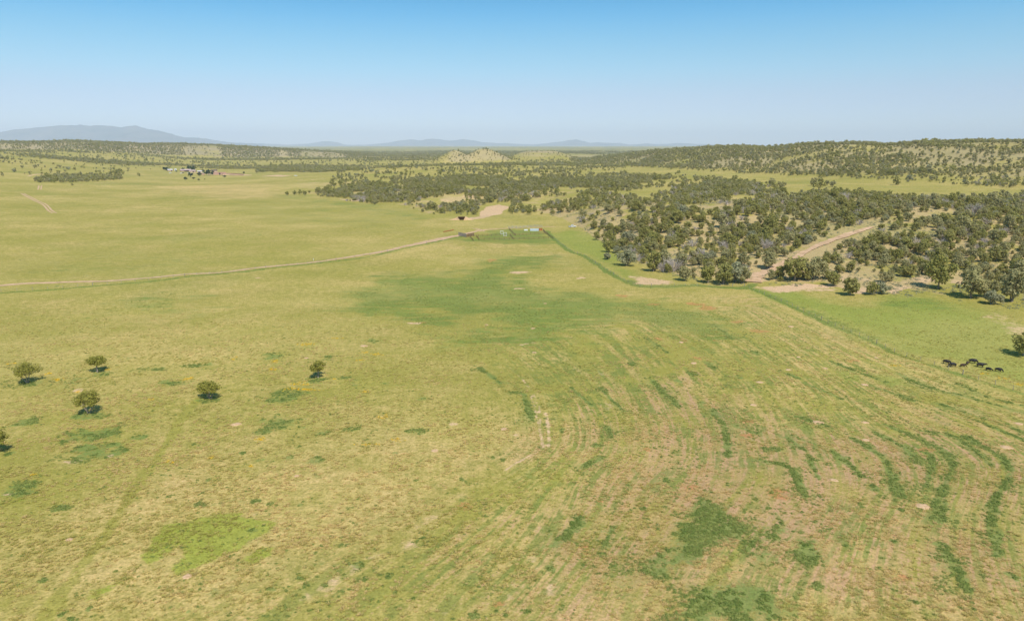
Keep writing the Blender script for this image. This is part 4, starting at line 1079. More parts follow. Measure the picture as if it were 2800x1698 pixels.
def leafy_mesh(name, seed, n, R, H, leaf, m):
    r = np.random.default_rng(seed); V, F = [], []
    for k in range(n):
        p = r.normal(size=3); p /= np.linalg.norm(p); p[2] = abs(p[2]); c = p * np.array([R, R, H]) * r.uniform(.5, 1)
        nn = p + r.normal(size=3) * .4 + np.array([0, 0, .7]); nn /= np.linalg.norm(nn); t = np.cross(nn, r.normal(size=3)); t /= np.linalg.norm(t); b = np.cross(nn, t); L = leaf * r.uniform(.6, 1.3)
        i = len(V); V += [c - t * L, c - b * L * .6, c + t * L, c + b * L * .6]; F.append((i, i + 1, i + 2, i + 3))
    me = mesh_np(name, V, F, False); me.materials.append(m); return me
def tint_mat(name, c0, c1, jitter=.35, trans=.3):
    m = bpy.data.materials.new(name); m.use_nodes = True
    g = NG(m); b = g.n['Principled BSDF']; out = g.n['Material Output']
    rnd = g.node('ShaderNodeObjectInfo').outputs['Random']; tn = g.attr('tint', 'INSTANCER')
    f = g.math('ADD', tn, g.math('MULTIPLY', g.math('SUBTRACT', rnd, .5), jitter), clamp=True)
    col = g.mix(f, c0, c1)
    g.put(b.inputs['Base Color'], col); b.inputs['Roughness'].default_value = .8; b.inputs['Specular IOR Level'].default_value = .1
    tr = g.node('ShaderNodeBsdfTranslucent'); g.put(tr.inputs['Color'], col)
    mx = g.node('ShaderNodeMixShader'); mx.inputs[0].default_value = trans
    g.l.new(b.outputs[0], mx.inputs[1]); g.l.new(tr.outputs[0], mx.inputs[2]); g.l.new(mx.outputs[0], out.inputs['Surface'])
    return m
M_GRASS = tint_mat('grass_blades', (.45, .42, .105), (.70, .515, .24), .8, .5)
M_WEED = tint_mat('weed_leaves', (.235, .305, .075), (.42, .435, .135), .9, .45)
M_SAGE = tint_mat('sage_leaves', (.20, .24, .14), (.30, .30, .2), .6)
M_FLOW = tint_mat('flower_heads', (.85, .50, .02), (.95, .62, .03), .5, .15)
grass_m = [blades_mesh('grass_tuft', 900 + i, 14, .15 + .03 * i, .38, .034, M_GRASS) for i in range(3)]
weed_m = [leafy_mesh('weed_clump', 920 + i, 46, .6, .34 + .06 * i, .12, M_WEED) for i in range(3)]
sage_m = [leafy_mesh('sage_clump', 930 + i, 34, .5, .4, .11, M_SAGE) for i in range(2)]
flow_m = [leafy_mesh('flower_clump', 940 + i, 22, .5, .35, .075, M_FLOW) for i in range(2)]

def field_pts(n, y0, y1, seed, power=1.0):
    r = np.random.default_rng(seed)
    q = r.random(n); k = 2.0 - power * 1.0
    Y = (y0 ** k + q * (y1 ** k - y0 ** k)) ** (1 / k)
    X = (r.random(n) * 2 - 1) * .84 * Y
    return X, Y, r
def in_wood(X, Y):
    t = X / np.maximum(Y, 1); return (Y - np.interp(t, *FOOT)) > 4
# grass
X, Y, r = field_pts(150000, 74, 330, 301, 1.3)
mk = masks(X, Y)
keep = (mk['bare'] < .35) & (mk['weed'] < .55) & ~in_wood(X, Y) & (r.random(len(X)) < .10 + 1.3 * ss(.36, .66, fbm(X / 7, Y / 7, 91, 4)) * ss(.25, .6, fbm(X / 1.6, Y / 1.6, 92, 2)) + mk['lush'] * .3) & (r.random(len(X)) < 1 - ss(150, 320, Y))
X, Y = X[keep], Y[keep]; mk = {k: v[keep] for k, v in mk.items()}
fx_, fz_ = furrows(X, Y)
dry = np.clip(.50 + fz_ * 1.2 * (fbm(fx_ * .5, (X + Y) * .03, 98, 3) - .5) + 1.1 * (fbm(X / 18, Y / 18, 93, 3) - .5) + .35 * mk['dry'] - .3 * mk['green'] - .8 * mk['lush'] - .6 * mk['lime'] - .6 * mk['field'], 0, 1)
gn_scatter('grass', np.stack([X, Y, zf(X, Y)], 1), rng.integers(0, 3, len(X)), rng.uniform(.55, 1.2, len(X)), rng.random(len(X)) * 6.28, grass_m, dict(tint=dry), kind='stuff')
# weeds: thick in the furrow lines, thinner over the green sweep
X, Y, r = field_pts(560000, 76, 420, 302, 1.0)
mk = masks(X, Y)
n1 = fbm(X / 1.5, Y / 1.5, 94, 3); n2 = fbm(X / 6, Y / 6, 95, 3)
p = np.maximum(ss(.28, .85, mk['weed'] + (n1 - .5) * 1.4 + (n2 - .5) * 1.5) * .9 * (mk['weed'] > .05), ss(.35, .95, mk['lush'] + (n2 - .5) * 1.4) * .35 * (1 + ss(200, 330, Y)))
fx_, fz_ = furrows(X, Y); st_ = fbm(fx_ * .55 + 3, (X + Y) * .045, 97, 4)
stray = .008 * ss(.60, .74, n2) + .0004 + fz_ * .30 * ss(.54, .76, st_) * ss(.36, .62, n2)
n0 = fbm(X / .95, Y / .95, 99, 2); knot = .85 * ss(.70, .80, n0) * ss(.46, .62, fbm(X / 16, Y / 16, 102, 3)) * np.where(fz_ > .4, 1.0, .45) * (Y < 260)
keep = (r.random(len(X)) < np.maximum.reduce([p, stray, knot])) & ~in_wood(X, Y)
X, Y, n2 = X[keep], Y[keep], n2[keep]; lu = mk['lush'][keep]; we = mk['weed'][keep]
gn_scatter('weeds', np.stack([X, Y, zf(X, Y) - .05], 1), rng.integers(0, 3, len(X)), rng.uniform(.32, .95, len(X)) * np.where(we > .5, 1.0, .72), rng.random(len(X)) * 6.28, weed_m,
           dict(tint=np.clip(.25 + .5 * lu + (n2 - .5), 0, 1)), kind='stuff')
# pale sagebrush on the wood floor and in the clumps near the lone trees
X, Y, r = field_pts(60000, 230, 640, 303, 1.0)
k = in_wood(X, Y) & (r.random(len(X)) < .85 * ss(.38, .58, fbm(X / 12, Y / 12, 96)))
X, Y = X[k], Y[k]
gn_scatter('undergrowth', np.stack([X, Y, zf(X, Y) - .03], 1), rng.integers(0, 2, len(X)), rng.uniform(.5, 2.0, len(X)), rng.random(len(X)) * 6.28, sage_m, dict(tint=rng.random(len(X))), kind='stuff')
# yellow flowers
FL = [(130, 1022, 20, 5), (158, 1038, 44, 8), (215, 1072, 24, 5), (505, 1037, 30, 8), (520, 1034, 24, 8), (415, 1092, 22, 5), (822, 1050, 60, 10), (800, 1064, 70, 9), (832, 1064, 30, 7), (912, 1036, 18, 6), (995, 964, 24, 6),
      (1027, 969, 44, 9), (1001, 1071, 18, 8), (1055, 1138, 16, 10), (1040, 1142, 30, 6), (717, 1202, 26, 12), (700, 1200, 16, 6), (920, 925, 40, 5), (835, 942, 60, 8), (980, 985, 40, 4), (750, 988, 30, 8), (745, 1010, 30, 8), (465, 1262, 30, 6), (90, 1298, 18, 5),
      (1085, 1202, 60, 10), (1000, 1215, 80, 6), (855, 1067, 60, 6), (30, 995, 30, 5), (640, 980, 16, 10), (2690, 1022, 30, 6), (2740, 1035, 40, 6), (2790, 1052, 26, 8), (2450, 1000, 40, 6), (575, 1252, 16, 6), (690, 1275, 16, 5), (290, 1010, 14, 4)]
fp = P([p_ for f in FL for p_ in ((f[0], f[1]), (f[0] + f[2] / 2, f[1]), (f[0], f[1] - f[3] / 2))]).reshape(-1, 3, 3)
L = []
for (c, a_, b_) in fp:
    ru = np.hypot(*(a_ - c)[:2]); rv = np.hypot(*(b_ - c)[:2]); n = int(min(160, 4 + 5.0 * ru * rv))
    q = rng.normal(size=(n, 2)) * .45; L.append(np.stack([c[0] + q[:, 0] * ru, c[1] + q[:, 1] * rv], 1))
L = np.concatenate(L)
gn_scatter('wildflowers', np.stack([L[:, 0], L[:, 1], zf(L[:, 0], L[:, 1])], 1), rng.integers(0, 2, len(L)), rng.uniform(.5, 1.1, len(L)), rng.random(len(L)) * 6.28, flow_m, dict(tint=rng.random(len(L))), kind='stuff')

# ------------------------------------------------------------------ pale earth mounds in the pasture
m_mound = mat('mound_earth', (.60, .41, .25), .95, ((.47, .30, .17), 1.6), spec=.03)
MOUNDS = [(513, 1575, 34, 'big pale earth mound just below the yellow-green sward'), (189, 1475, 24, 'pale earth mound beside the faint grassy path, left of the yellow-green sward'),
          (811, 1301, 19, 'small round earth mound in open grass above the right end of the yellow-green sward'), (645, 1160, 34, 'wide pale earth mound below the wide flat-topped lone juniper'),
          (1189, 1232, 25, 'pale earth mound in the open grass left of the rutted bare track'), (1379, 1173, 25, 'pale earth mound nearest the rutted bare track'),
          (2365, 1155, 24, 'pale earth mound at the upper ends of the curving weed lines'), (2366, 1203, 26, 'pale earth mound between two curving weed lines'),
          (2280, 1312, 26, 'pale earth mound at the left of the curving weed lines'), (2523, 1384, 48, 'largest pale earth mound, between the two longest weed lines'),
          (2752, 1223, 38, 'pale earth mound right of the outermost curving weed line'), (2785, 1158, 24, 'pale earth mound by the picture edge above the outermost weed line'),
          (2077, 1045, 24, 'pale flat earth mound on the plain grass left of the tall grass patches'), (2060, 1107, 22, 'pale mound right of the broken weed line in mid pasture'),
          (2163, 893, 22, 'pale mound close to the dark fence verge'), (2184, 976, 16, 'small pale mound, upper of two near the right dry grass'),
          (2156, 1011, 20, 'small pale mound, lower of two near the right dry grass'), (2257, 1007, 16, 'small pale mound beside the tall grass patches'),
          (2236, 1155, 38, 'wide pale mound left of the tops of the weed lines'), (2365, 1052, 24, 'pale mound just below the tall grass patches'),
          (2396, 978, 14, 'tiny pale mound between the tall grass patches and the fence'), (1863, 936, 20, 'pale mound among the rust-red weeds'), (1897, 993, 22, 'pale mound below the round rust-red weed spot'),
          (1457, 898, 15, 'small pale mound in the lower part of the dark green sweep'), (1491, 830, 12, 'tiny pale mound in the middle of the dark green sweep'), (1330, 888, 14, 'small pale mound at the left side of the dark green sweep'),
          (996, 946, 26, 'pale flat mound in the open grass above the yellow flowers'), (838, 979, 16, 'small pale mound behind the round lone juniper'), (1461, 964, 17, 'pale mound below the dark green sweep')]
mp = P([p_ for a_ in MOUNDS for p_ in ((a_[0], a_[1]), (a_[0] + a_[2] / 2, a_[1]))]).reshape(-1, 2, 3)
for i, (u, v, w_, lab) in enumerate(MOUNDS):
    c = mp[i, 0]; R = .82 * np.hypot(*(mp[i, 1] - c)[:2]); r = np.random.default_rng(1200 + i)
    V = [(0, 0, .16 * R)]; F = []; nr, na_ = 5, 22
    lob = 1 + .22 * np.sin(np.arange(na_) / na_ * 6.283 * 2 + r.random() * 6) * r.random() + r.normal(size=na_) * .09
    for j in range(1, nr + 1):
        for k in range(na_):
            an = k / na_ * 6.283; q = j / nr; rad = R * q * (1 + (lob[k] - 1) * q) * (1 + r.normal() * .02)
            V.append((math.cos(an) * rad * 1.0, math.sin(an) * rad * 1.0, .16 * R * (1 - q * q) ** 1.3 + (r.normal() * .02 if j < nr else -.06)))
    tri = [(0, 1 + k, 1 + (k + 1) % na_) for k in range(na_)]
    me = bpy.data.meshes.new('earth_mound')
    me.from_pydata(V, [], tri + [(1 + (j - 1) * na_ + k, 1 + j * na_ + k, 1 + j * na_ + (k + 1) % na_, 1 + (j - 1) * na_ + (k + 1) % na_) for j in range(1, nr) for k in range(na_)])
    for p_ in me.polygons: p_.use_smooth = True
    o = link('earth_mound', me, m_mound); o.location = (c[0], c[1], c[2] + .03)
    tag(o, lab, 'mound', 'pale earth mounds in the pasture')

# ------------------------------------------------------------------ mesh builders for made things
def box(bm, c, s, rot=None):
    M = Matrix.Translation(c) @ (rot.to_4x4() if rot is not None else Matrix.Identity(4)) @ Matrix.Diagonal((*s, 1))
    return bmesh.ops.create_cube(bm, size=1, matrix=M)['verts']
def cyl(bm, a, b, r1, r2=None, n=10):
    a, b = Vector(a), Vector(b); d = b - a
    M = Matrix.Translation((a + b) / 2) @ d.to_track_quat('Z', 'Y').to_matrix().to_4x4()
    return bmesh.ops.create_cone(bm, cap_ends=True, segments=n, radius1=r1, radius2=r1 if r2 is None else r2, depth=d.length, matrix=M)['verts']
def done(name, bm, material, parent=None, bevel=0, smooth=False):
    if bevel: bmesh.ops.bevel(bm, geom=bm.edges[:], offset=bevel, segments=1, affect='EDGES', clamp_overlap=True)
    me = bpy.data.meshes.new(name); bm.to_mesh(me); bm.free()
    if smooth:
        for p_ in me.polygons: p_.use_smooth = True
    return link(name, me, material, parent)
def empty(name, loc, rz=0, label=None, cat=None, group=None):
    e = bpy.data.objects.new(name, None); COL.objects.link(e); e.location = loc; e.rotation_euler = (0, 0, rz); e.empty_display_size = .3
    if label: tag(e, label, cat, group)
    return e
m_post = mat('weathered_wood', (.30, .25, .20), .9, ((.42, .37, .31), 6), spec=.05)
m_steel = mat('grey_steel', (.42, .44, .46), .55, ((.30, .31, .33), 3), metal=.3)
m_rust = mat('rusty_steel', (.20, .085, .045), .85, ((.11, .05, .03), 2.5), spec=.1, bump=.2)
m_rust2 = mat('orange_rust', (.44, .17, .07), .85, ((.30, .11, .05), 2.5), spec=.1)
m_brown = mat('brown_rails', (.15, .085, .055), .85, ((.22, .13, .085), 3), spec=.1)
m_slate = mat('grey_boards', (.22, .19, .185), .85, ((.31, .27, .255), 4), spec=.08)
m_white = mat('white_paint', (.80, .80, .79), .45, ((.68, .68, .67), 2))
m_tank = mat('galvanised_tank', (.62, .68, .74), .4, ((.48, .54, .60), 2), metal=.2)
m_glass = mat('dark_glass', (.02, .025, .03), .1, spec=.6)
m_tyre = mat('tyre_rubber', (.025, .025, .025), .85)
m_wire = mat('fence_wire', (.35, .34, .33), .5, metal=.6)

# ------------------------------------------------------------------ wire fences
def wire_fence(pix, spacing, label, name='wire_fence', hgt=1.35, shift=0.0, seed=0):
    W = P(pix)[:, :2]
    seg = np.r_[0, np.cumsum(np.hypot(*np.diff(W, axis=0).T))]; n = int(seg[-1] / spacing)
    s_ = np.linspace(0, seg[-1], n + 1); x = np.interp(s_, seg, W[:, 0]); y = np.interp(s_, seg, W[:, 1]); z = zf(x, y)
    e = empty(name, (x[0], y[0], z[0]), 0, label, 'fence')
    r = random.Random(seed); pm = []
    for k in range(2):
        bm = bmesh.new(); cyl(bm, (0, 0, -.3), (0, 0, hgt + .1 * k), .055 + .04 * k, n=6); me = bpy.data.meshes.new('post'); bm.to_mesh(me); bm.free(); me.materials.append((m_post, m_slate)[k]); pm.append(me)
    for k in range(n + 1):
        p_ = bpy.data.objects.new('post', pm[1 if k % 7 == 0 else 0]); COL.objects.link(p_); p_.parent = e
        p_.location = (x[k] - x[0], y[k] - y[0], z[k] - z[0]); p_.rotation_euler = (r.uniform(-.05, .05), r.uniform(-.05, .05), 0)
    V, F = [], []
    for h in (.35, .7, 1.0, 1.25):
        pa = np.stack([x - x[0], y - y[0], z - z[0] + h], 1); v_, f_ = tube(pa, [.008] * len(pa), 3); f_ = f_[:-1]
        F.append(f_ + sum(len(q) for q in V)); V.append(v_)
    link('wire', mesh_np('wire', np.concatenate(V), np.concatenate(F)), m_wire, e)
    return e
wire_fence([(-40, 804), (0, 799), (150, 790), (300, 777), (420, 767), (520, 754), (650, 743), (720, 734), (850, 720), (1000, 702), (1100, 679), (1250, 650)], 5.5, 'long wire fence beside the dirt track across the left valley', seed=1)
wire_fence([(1513, 652), (1560, 688), (1600, 702), (1660, 742), (1722, 776), (1745, 784), (1870, 782), (2035, 784)], 5.0, 'wire fence from the corral down round the wood edge', seed=2)
wire_fence([(2035, 784), (2150, 831), (2270, 887), (2380, 932), (2450, 966), (2560, 1001), (2650, 1031), (2820, 1082)], 4.5, 'wire fence along the dark verge below the black cattle', seed=3)

# ------------------------------------------------------------------ corral
def rails(pix, label, material, n_rail=4, hgt=1.6, spacing=3.0, thick=.07, name='corral_fence', board=False, group='corral fences'):
    W = P(pix)[:, :2]
    seg = np.r_[0, np.cumsum(np.hypot(*np.diff(W, axis=0).T))]; n = max(1, int(round(seg[-1] / spacing)))
    s_ = np.linspace(0, seg[-1], n + 1); x = np.interp(s_, seg, W[:, 0]); y = np.interp(s_, seg, W[:, 1]); z = zf(x, y)
    e = empty(name, (x[0], y[0], z[0]), 0, label, 'fence', group)
    for k in range(n + 1):
        bm = bmesh.new(); cyl(bm, (0, 0, -.3), (0, 0, hgt + .12), thick * 1.25, n=7); o = done('post', bm, material, e); o.location = (x[k] - x[0], y[k] - y[0], z[k] - z[0])
    for k in range(n):
        a_ = Vector((x[k] - x[0], y[k] - y[0], z[k] - z[0])); b_ = Vector((x[k + 1] - x[0], y[k + 1] - y[0], z[k + 1] - z[0])); d = b_ - a_
        q = d.to_track_quat('X', 'Z').to_matrix()
        for j in range(n_rail):
            h = hgt * (j + .8) / n_rail
            bm = bmesh.new()
            if board: box(bm, (a_ + b_) / 2 + Vector((0, 0, h - .1)), (d.length, .05, hgt / n_rail * .78), q)
            else: cyl(bm, a_ + Vector((0, 0, h)), b_ + Vector((0, 0, h)), thick * .7, n=6)
            done('board' if board else 'rail', bm, material, e)
    return e
rails([(1254, 645), (1274, 649)], 'short grey board fence where the dirt track meets the corral', m_slate, 5, 2.4, 2.6, .1, 'board_fence', True)
rails([(1274, 649), (1296, 645)], 'brown board fence running right from the grey board fence', m_brown, 4, 2.0, 3.0, .09, 'board_fence', True)
rails([(1285, 650), (1295, 660)], 'short brown chute fence at the left corner of the corral', m_brown, 3, 1.3, 3, .055)
rails([(1303, 648), (1310, 657)], 'second brown chute fence, right of the corner one', m_brown, 3, 1.3, 3, .055)
rails([(1296, 647), (1340, 646), (1368, 645)], 'brown rail fence between the chutes and the white pens', m_brown, 3, 1.5, 3.2)
rails([(1384, 645), (1410, 645), (1450, 642), (1496, 640)], 'brown rail fence right of the white pens', m_brown, 3, 1.5, 3.2)
rails([(1310, 657), (1360, 656), (1420, 655), (1500, 653)], 'lowest brown rail fence, facing the pasture', m_brown, 3, 1.5, 3.2)
rails([(1392, 628), (1400, 636), (1410, 645)], 'dark rail fence slanting down to the white pens', m_brown, 3, 1.3, 3, .055)
rails([(1395, 645), (1404, 655)], 'brown cross fence below the white pens', m_brown, 3, 1.2, 3, .05)
rails([(1485, 631), (1491, 638), (1496, 641), (1504, 648), (1513, 654)], 'dark rail fence slanting down from the rusty tank to the pasture corner', m_brown, 4, 1.4, 2.5, .06)
rails([(1390, 625), (1412, 624)], 'pale pipe fence at the end of the dirt track', m_steel, 4, 1.7, 2.6)
rails([(1412, 625), (1440, 623), (1465, 621), (1482, 622)], 'grey pipe fence along the back of the corral', m_steel, 4, 1.7, 3)
for i, (u0, u1, v, lab) in enumerate(((1368, 1376, 641, 'left white pipe pen panel in the corral'), (1377, 1385, 646, 'right white pipe pen panel with an orange foot, in the corral'))):
    a_, b_ = P([(u0, v), (u1, v)]); d = Vector(b_ - a_); e = empty('pen_panel', a_, math.atan2(d.y, d.x), lab, 'gate', 'white pen panels'); Lg = d.length
    bm = bmesh.new()
    for p0, p1 in (((0, 0, 0), (0, 0, 2.3)), ((Lg, 0, 0), (Lg, 0, 2.3)), ((0, 0, 2.3), (Lg, 0, 2.3)), ((0, 0, .3), (Lg, 0, .3))): cyl(bm, p0, p1, .09, n=8)
    done('frame', bm, m_white, e)
    for h in (.7, 1.1, 1.5, 1.9):
        bm = bmesh.new(); cyl(bm, (.05, 0, h), (Lg - .05, 0, h), .03, n=6); done('bar', bm, m_steel, e)
    bm = bmesh.new(); box(bm, (Lg / 2, 0, .16), (Lg, .12, .22)); done('kick_board', bm, m_rust2 if i else m_brown, e)
def tank(u0, u1, v, h, dep, label, material, name='water_tank', cat='tank', wall=.12):
    a_, b_ = P([(u0, v), (u1, v)]); d = Vector(b_ - a_); L_ = d.length; e = empty(name, a_, math.atan2(d.y, d.x), label, cat)
    bm = bmesh.new()
    box(bm, (L_ / 2, 0, h / 2), (L_, wall, h)); box(bm, (L_ / 2, dep, h / 2), (L_, wall, h)); box(bm, (wall / 2, dep / 2, h / 2 - .01), (wall - .01, dep - wall, h)); box(bm, (L_ - wall / 2, dep / 2, h / 2 - .01), (wall - .01, dep - wall, h))
    box(bm, (L_ / 2, dep / 2, .1), (L_ - wall * 2 - .02, dep - wall - .02, .15)); done('basin', bm, material, e, .01)
    bm = bmesh.new()
    for k in range(max(3, int(L_ / 1.2)) + 1): box(bm, (k * L_ / max(3, int(L_ / 1.2)), -wall / 2 - .03, h / 2), (.08, .06, h - .06))
    done('rib', bm, material, e)
    bm = bmesh.new(); box(bm, (L_ / 2, dep / 2, h * .7), (L_ - wall * 2 - .04, dep - wall - .06, .02)); done('water', bm, m_water, e)
    return e
m_water = mat('trough_water', (.20, .26, .27), .08, spec=.6)
tank(1450, 1473, 632, 1.5, 1.8, 'long pale blue steel water tank at the back of the corral', m_tank)
tank(1474, 1483, 631, 1.6, 1.8, 'rusty orange tank butted to the right of the pale blue one', m_rust2)
tank(1433, 1443, 631, .8, 1.2, 'low cream trough left of the pale blue water tank', m_white, 'feed_trough', 'trough')
a_, b_ = P([(1213, 635), (1240, 630)])
bm = bmesh.new(); cyl(bm, (0, 0, .3), Vector(b_ - a_) + Vector((0, 0, .3)), .32, n=12)
o = done('rusty_pipe', bm, m_rust2, smooth=False); o.location = a_; tag(o, 'long rusty orange pipe lying in the grass above the dirt track', 'pipe')

# ------------------------------------------------------------------ steel-lined loading dock cut into the bank
a_, b_ = P([(1253.5, 602), (1271.5, 602)]); d = Vector(b_ - a_); L_ = d.length
e = empty('loading_dock', a_, math.atan2(d.y, d.x), 'dark rusty steel loading dock cut into the bank below the sandy slope', 'dock')
n = 9; hh = 2.5
for k in range(n):
    x0 = L_ * k / n + .03; x1 = L_ * (k + 1) / n - .03; inset = .22
    f = lambda x: hh * min(1, min(x + .0, L_ - x) / (L_ * inset) + .0)
    bm = bmesh.new()
    lo0, lo1 = hh - f(x0), hh - f(x1)
    vs = [bm.verts.new(p_) for p_ in ((x0, 0, lo0), (x1, 0, lo1), (x1, 0, hh), (x0, 0, hh), (x0, .12, lo0), (x1, .12, lo1), (x1, .12, hh), (x0, .12, hh))]
    for f_ in ((0, 1, 2, 3), (5, 4, 7, 6), (0, 4, 5, 1), (3, 2, 6, 7), (0, 3, 7, 4), (1, 5, 6, 2)): bm.faces.new([vs[i] for i in f_])
    done('steel_panel', bm, m_rust, e)
bm = bmesh.new(); box(bm, (L_ / 2, .0, hh + .07), (L_ + .3, .3, .14)); done('cap_rail', bm, m_rust, e)
# a shallow roof lip added to keep the recess in shade
bm = bmesh.new(); box(bm, (L_ / 2, -.75, hh + .22), (L_ + .1, 1.9, .1)); done('shade_lip', bm, m_rust, e)
bm = bmesh.new()
pts = [(-9, .2, -.3), (-.6, -1.4, -.3), (1.2, -1.5, -.3), (1.1, -.2, -.2), (-.1, -.15, hh + .0), (-3, .2, hh * .55), (-4, 5, .6), (-.1, 4, hh + .1)]
for side in (0, 1):
    X_ = (lambda x: x) if side == 0 else (lambda x: L_ - x)
    vs = [bm.verts.new((X_(p_[0]), p_[1], p_[2])) for p_ in pts]
    for f_ in ((0, 1, 5), (1, 4, 5), (1, 2, 4), (2, 3, 4), (0, 5, 6), (5, 4, 7), (5, 7, 6)): bm.faces.new([vs[i] for i in f_])
done('earth_wing', bm, m_mound, e)
bm = bmesh.new()
vs = [bm.verts.new(p_) for p_ in ((-.2, .125, hh + .01), (L_ + .2, .125, hh + .01), (L_ + 1, 14, .9), (-1, 14, .9), (-.2, .125, -.2), (L_ + .2, .125, -.2), (L_ + 1, 14, -.3), (-1, 14, -.3))]
for f_ in ((0, 1, 2, 3), (4, 5, 1, 0), (5, 6, 2, 1), (7, 4, 0, 3)): bm.faces.new([vs[i] for i in f_])
done('earth_ramp', bm, m_dirt, e)

# ------------------------------------------------------------------ white pickup by the wood
def pickup(loc, rz, label):
    e = empty('pickup_truck', loc, rz, label, 'pickup')
    def prism(prof, y0, y1):
        bm = bmesh.new(); A = [bm.verts.new((x, y0, z)) for x, z in prof]; B = [bm.verts.new((x, y1, z)) for x, z in prof]
        bm.faces.new(A[::-1]); bm.faces.new(B); n_ = len(prof)
        for i in range(n_): bm.faces.new((A[i], A[(i + 1) % n_], B[(i + 1) % n_], B[i]))
        return bm
    done('body', prism([(-2.75, .55), (-2.75, 1.12), (-.75, 1.12), (-.72, 1.12), (1.25, 1.12), (2.6, 1.02), (2.72, .9), (2.72, .5)], -.95, .95), m_white, e, .05)
    done('cab', prism([(-.85, 1.1), (-.70, 1.82), (-.5, 1.9), (.55, 1.9), (.75, 1.84), (1.38, 1.1)], -.86, .86), m_white, e, .05)
    done('windscreen', prism([(.84, 1.74), (.87, 1.76), (1.33, 1.2), (1.30, 1.18)], -.74, .74), m_glass, e)
    for y_ in (-.875, .865):
        for x0, x1, t0, t1 in ((-.62, -.02, -.56, -.02), (.06, .92, .06, .62)):
            bm = bmesh.new(); vs = [bm.verts.new(p_) for p_ in ((x0, y_, 1.2), (x1, y_, 1.2), (t1, y_, 1.76), (t0, y_, 1.76), (x0, y_ + .01, 1.2), (x1, y_ + .01, 1.2), (t1, y_ + .01, 1.76), (t0, y_ + .01, 1.76))]
            for f_ in ((0, 1, 2, 3), (7, 6, 5, 4), (0, 4, 5, 1), (3, 2, 6, 7), (0, 3, 7, 4), (1, 5, 6, 2)): bm.faces.new([vs[i] for i in f_])
            done('side_window', bm, m_glass, e)
    bm = bmesh.new(); box(bm, (-1.78, 0, 1.125), (1.7, 1.6, .03)); done('cargo_bed', bm, m_tyre, e)
    for y_ in (-.6, .6):
        bm = bmesh.new(); box(bm, (2.72, y_, .83), (.06, .36, .16)); done('headlight', bm, m_glass, e)
    for x_ in (-1.75, 1.75):
        for y_ in (-.86, .86):
            bm = bmesh.new(); cyl(bm, (0, -.13, 0), (0, .13, 0), .4, n=18); w_ = done('wheel', bm, m_tyre, e); w_.location = (x_, y_, .4)
            bm = bmesh.new(); cyl(bm, (0, -.14, 0), (0, .14, 0), .22, n=12); done('rim', bm, m_steel, w_)
    bm = bmesh.new(); box(bm, (2.78, 0, .55), (.12, 1.8, .2)); box(bm, (-2.8, 0, .55), (.12, 1.8, .2)); done('bumper', bm, m_steel, e, .02)
    return e
pk = P1(1565, 622); pickup(pk, math.radians(14), 'white pickup truck parked in the grass between corral and wood')

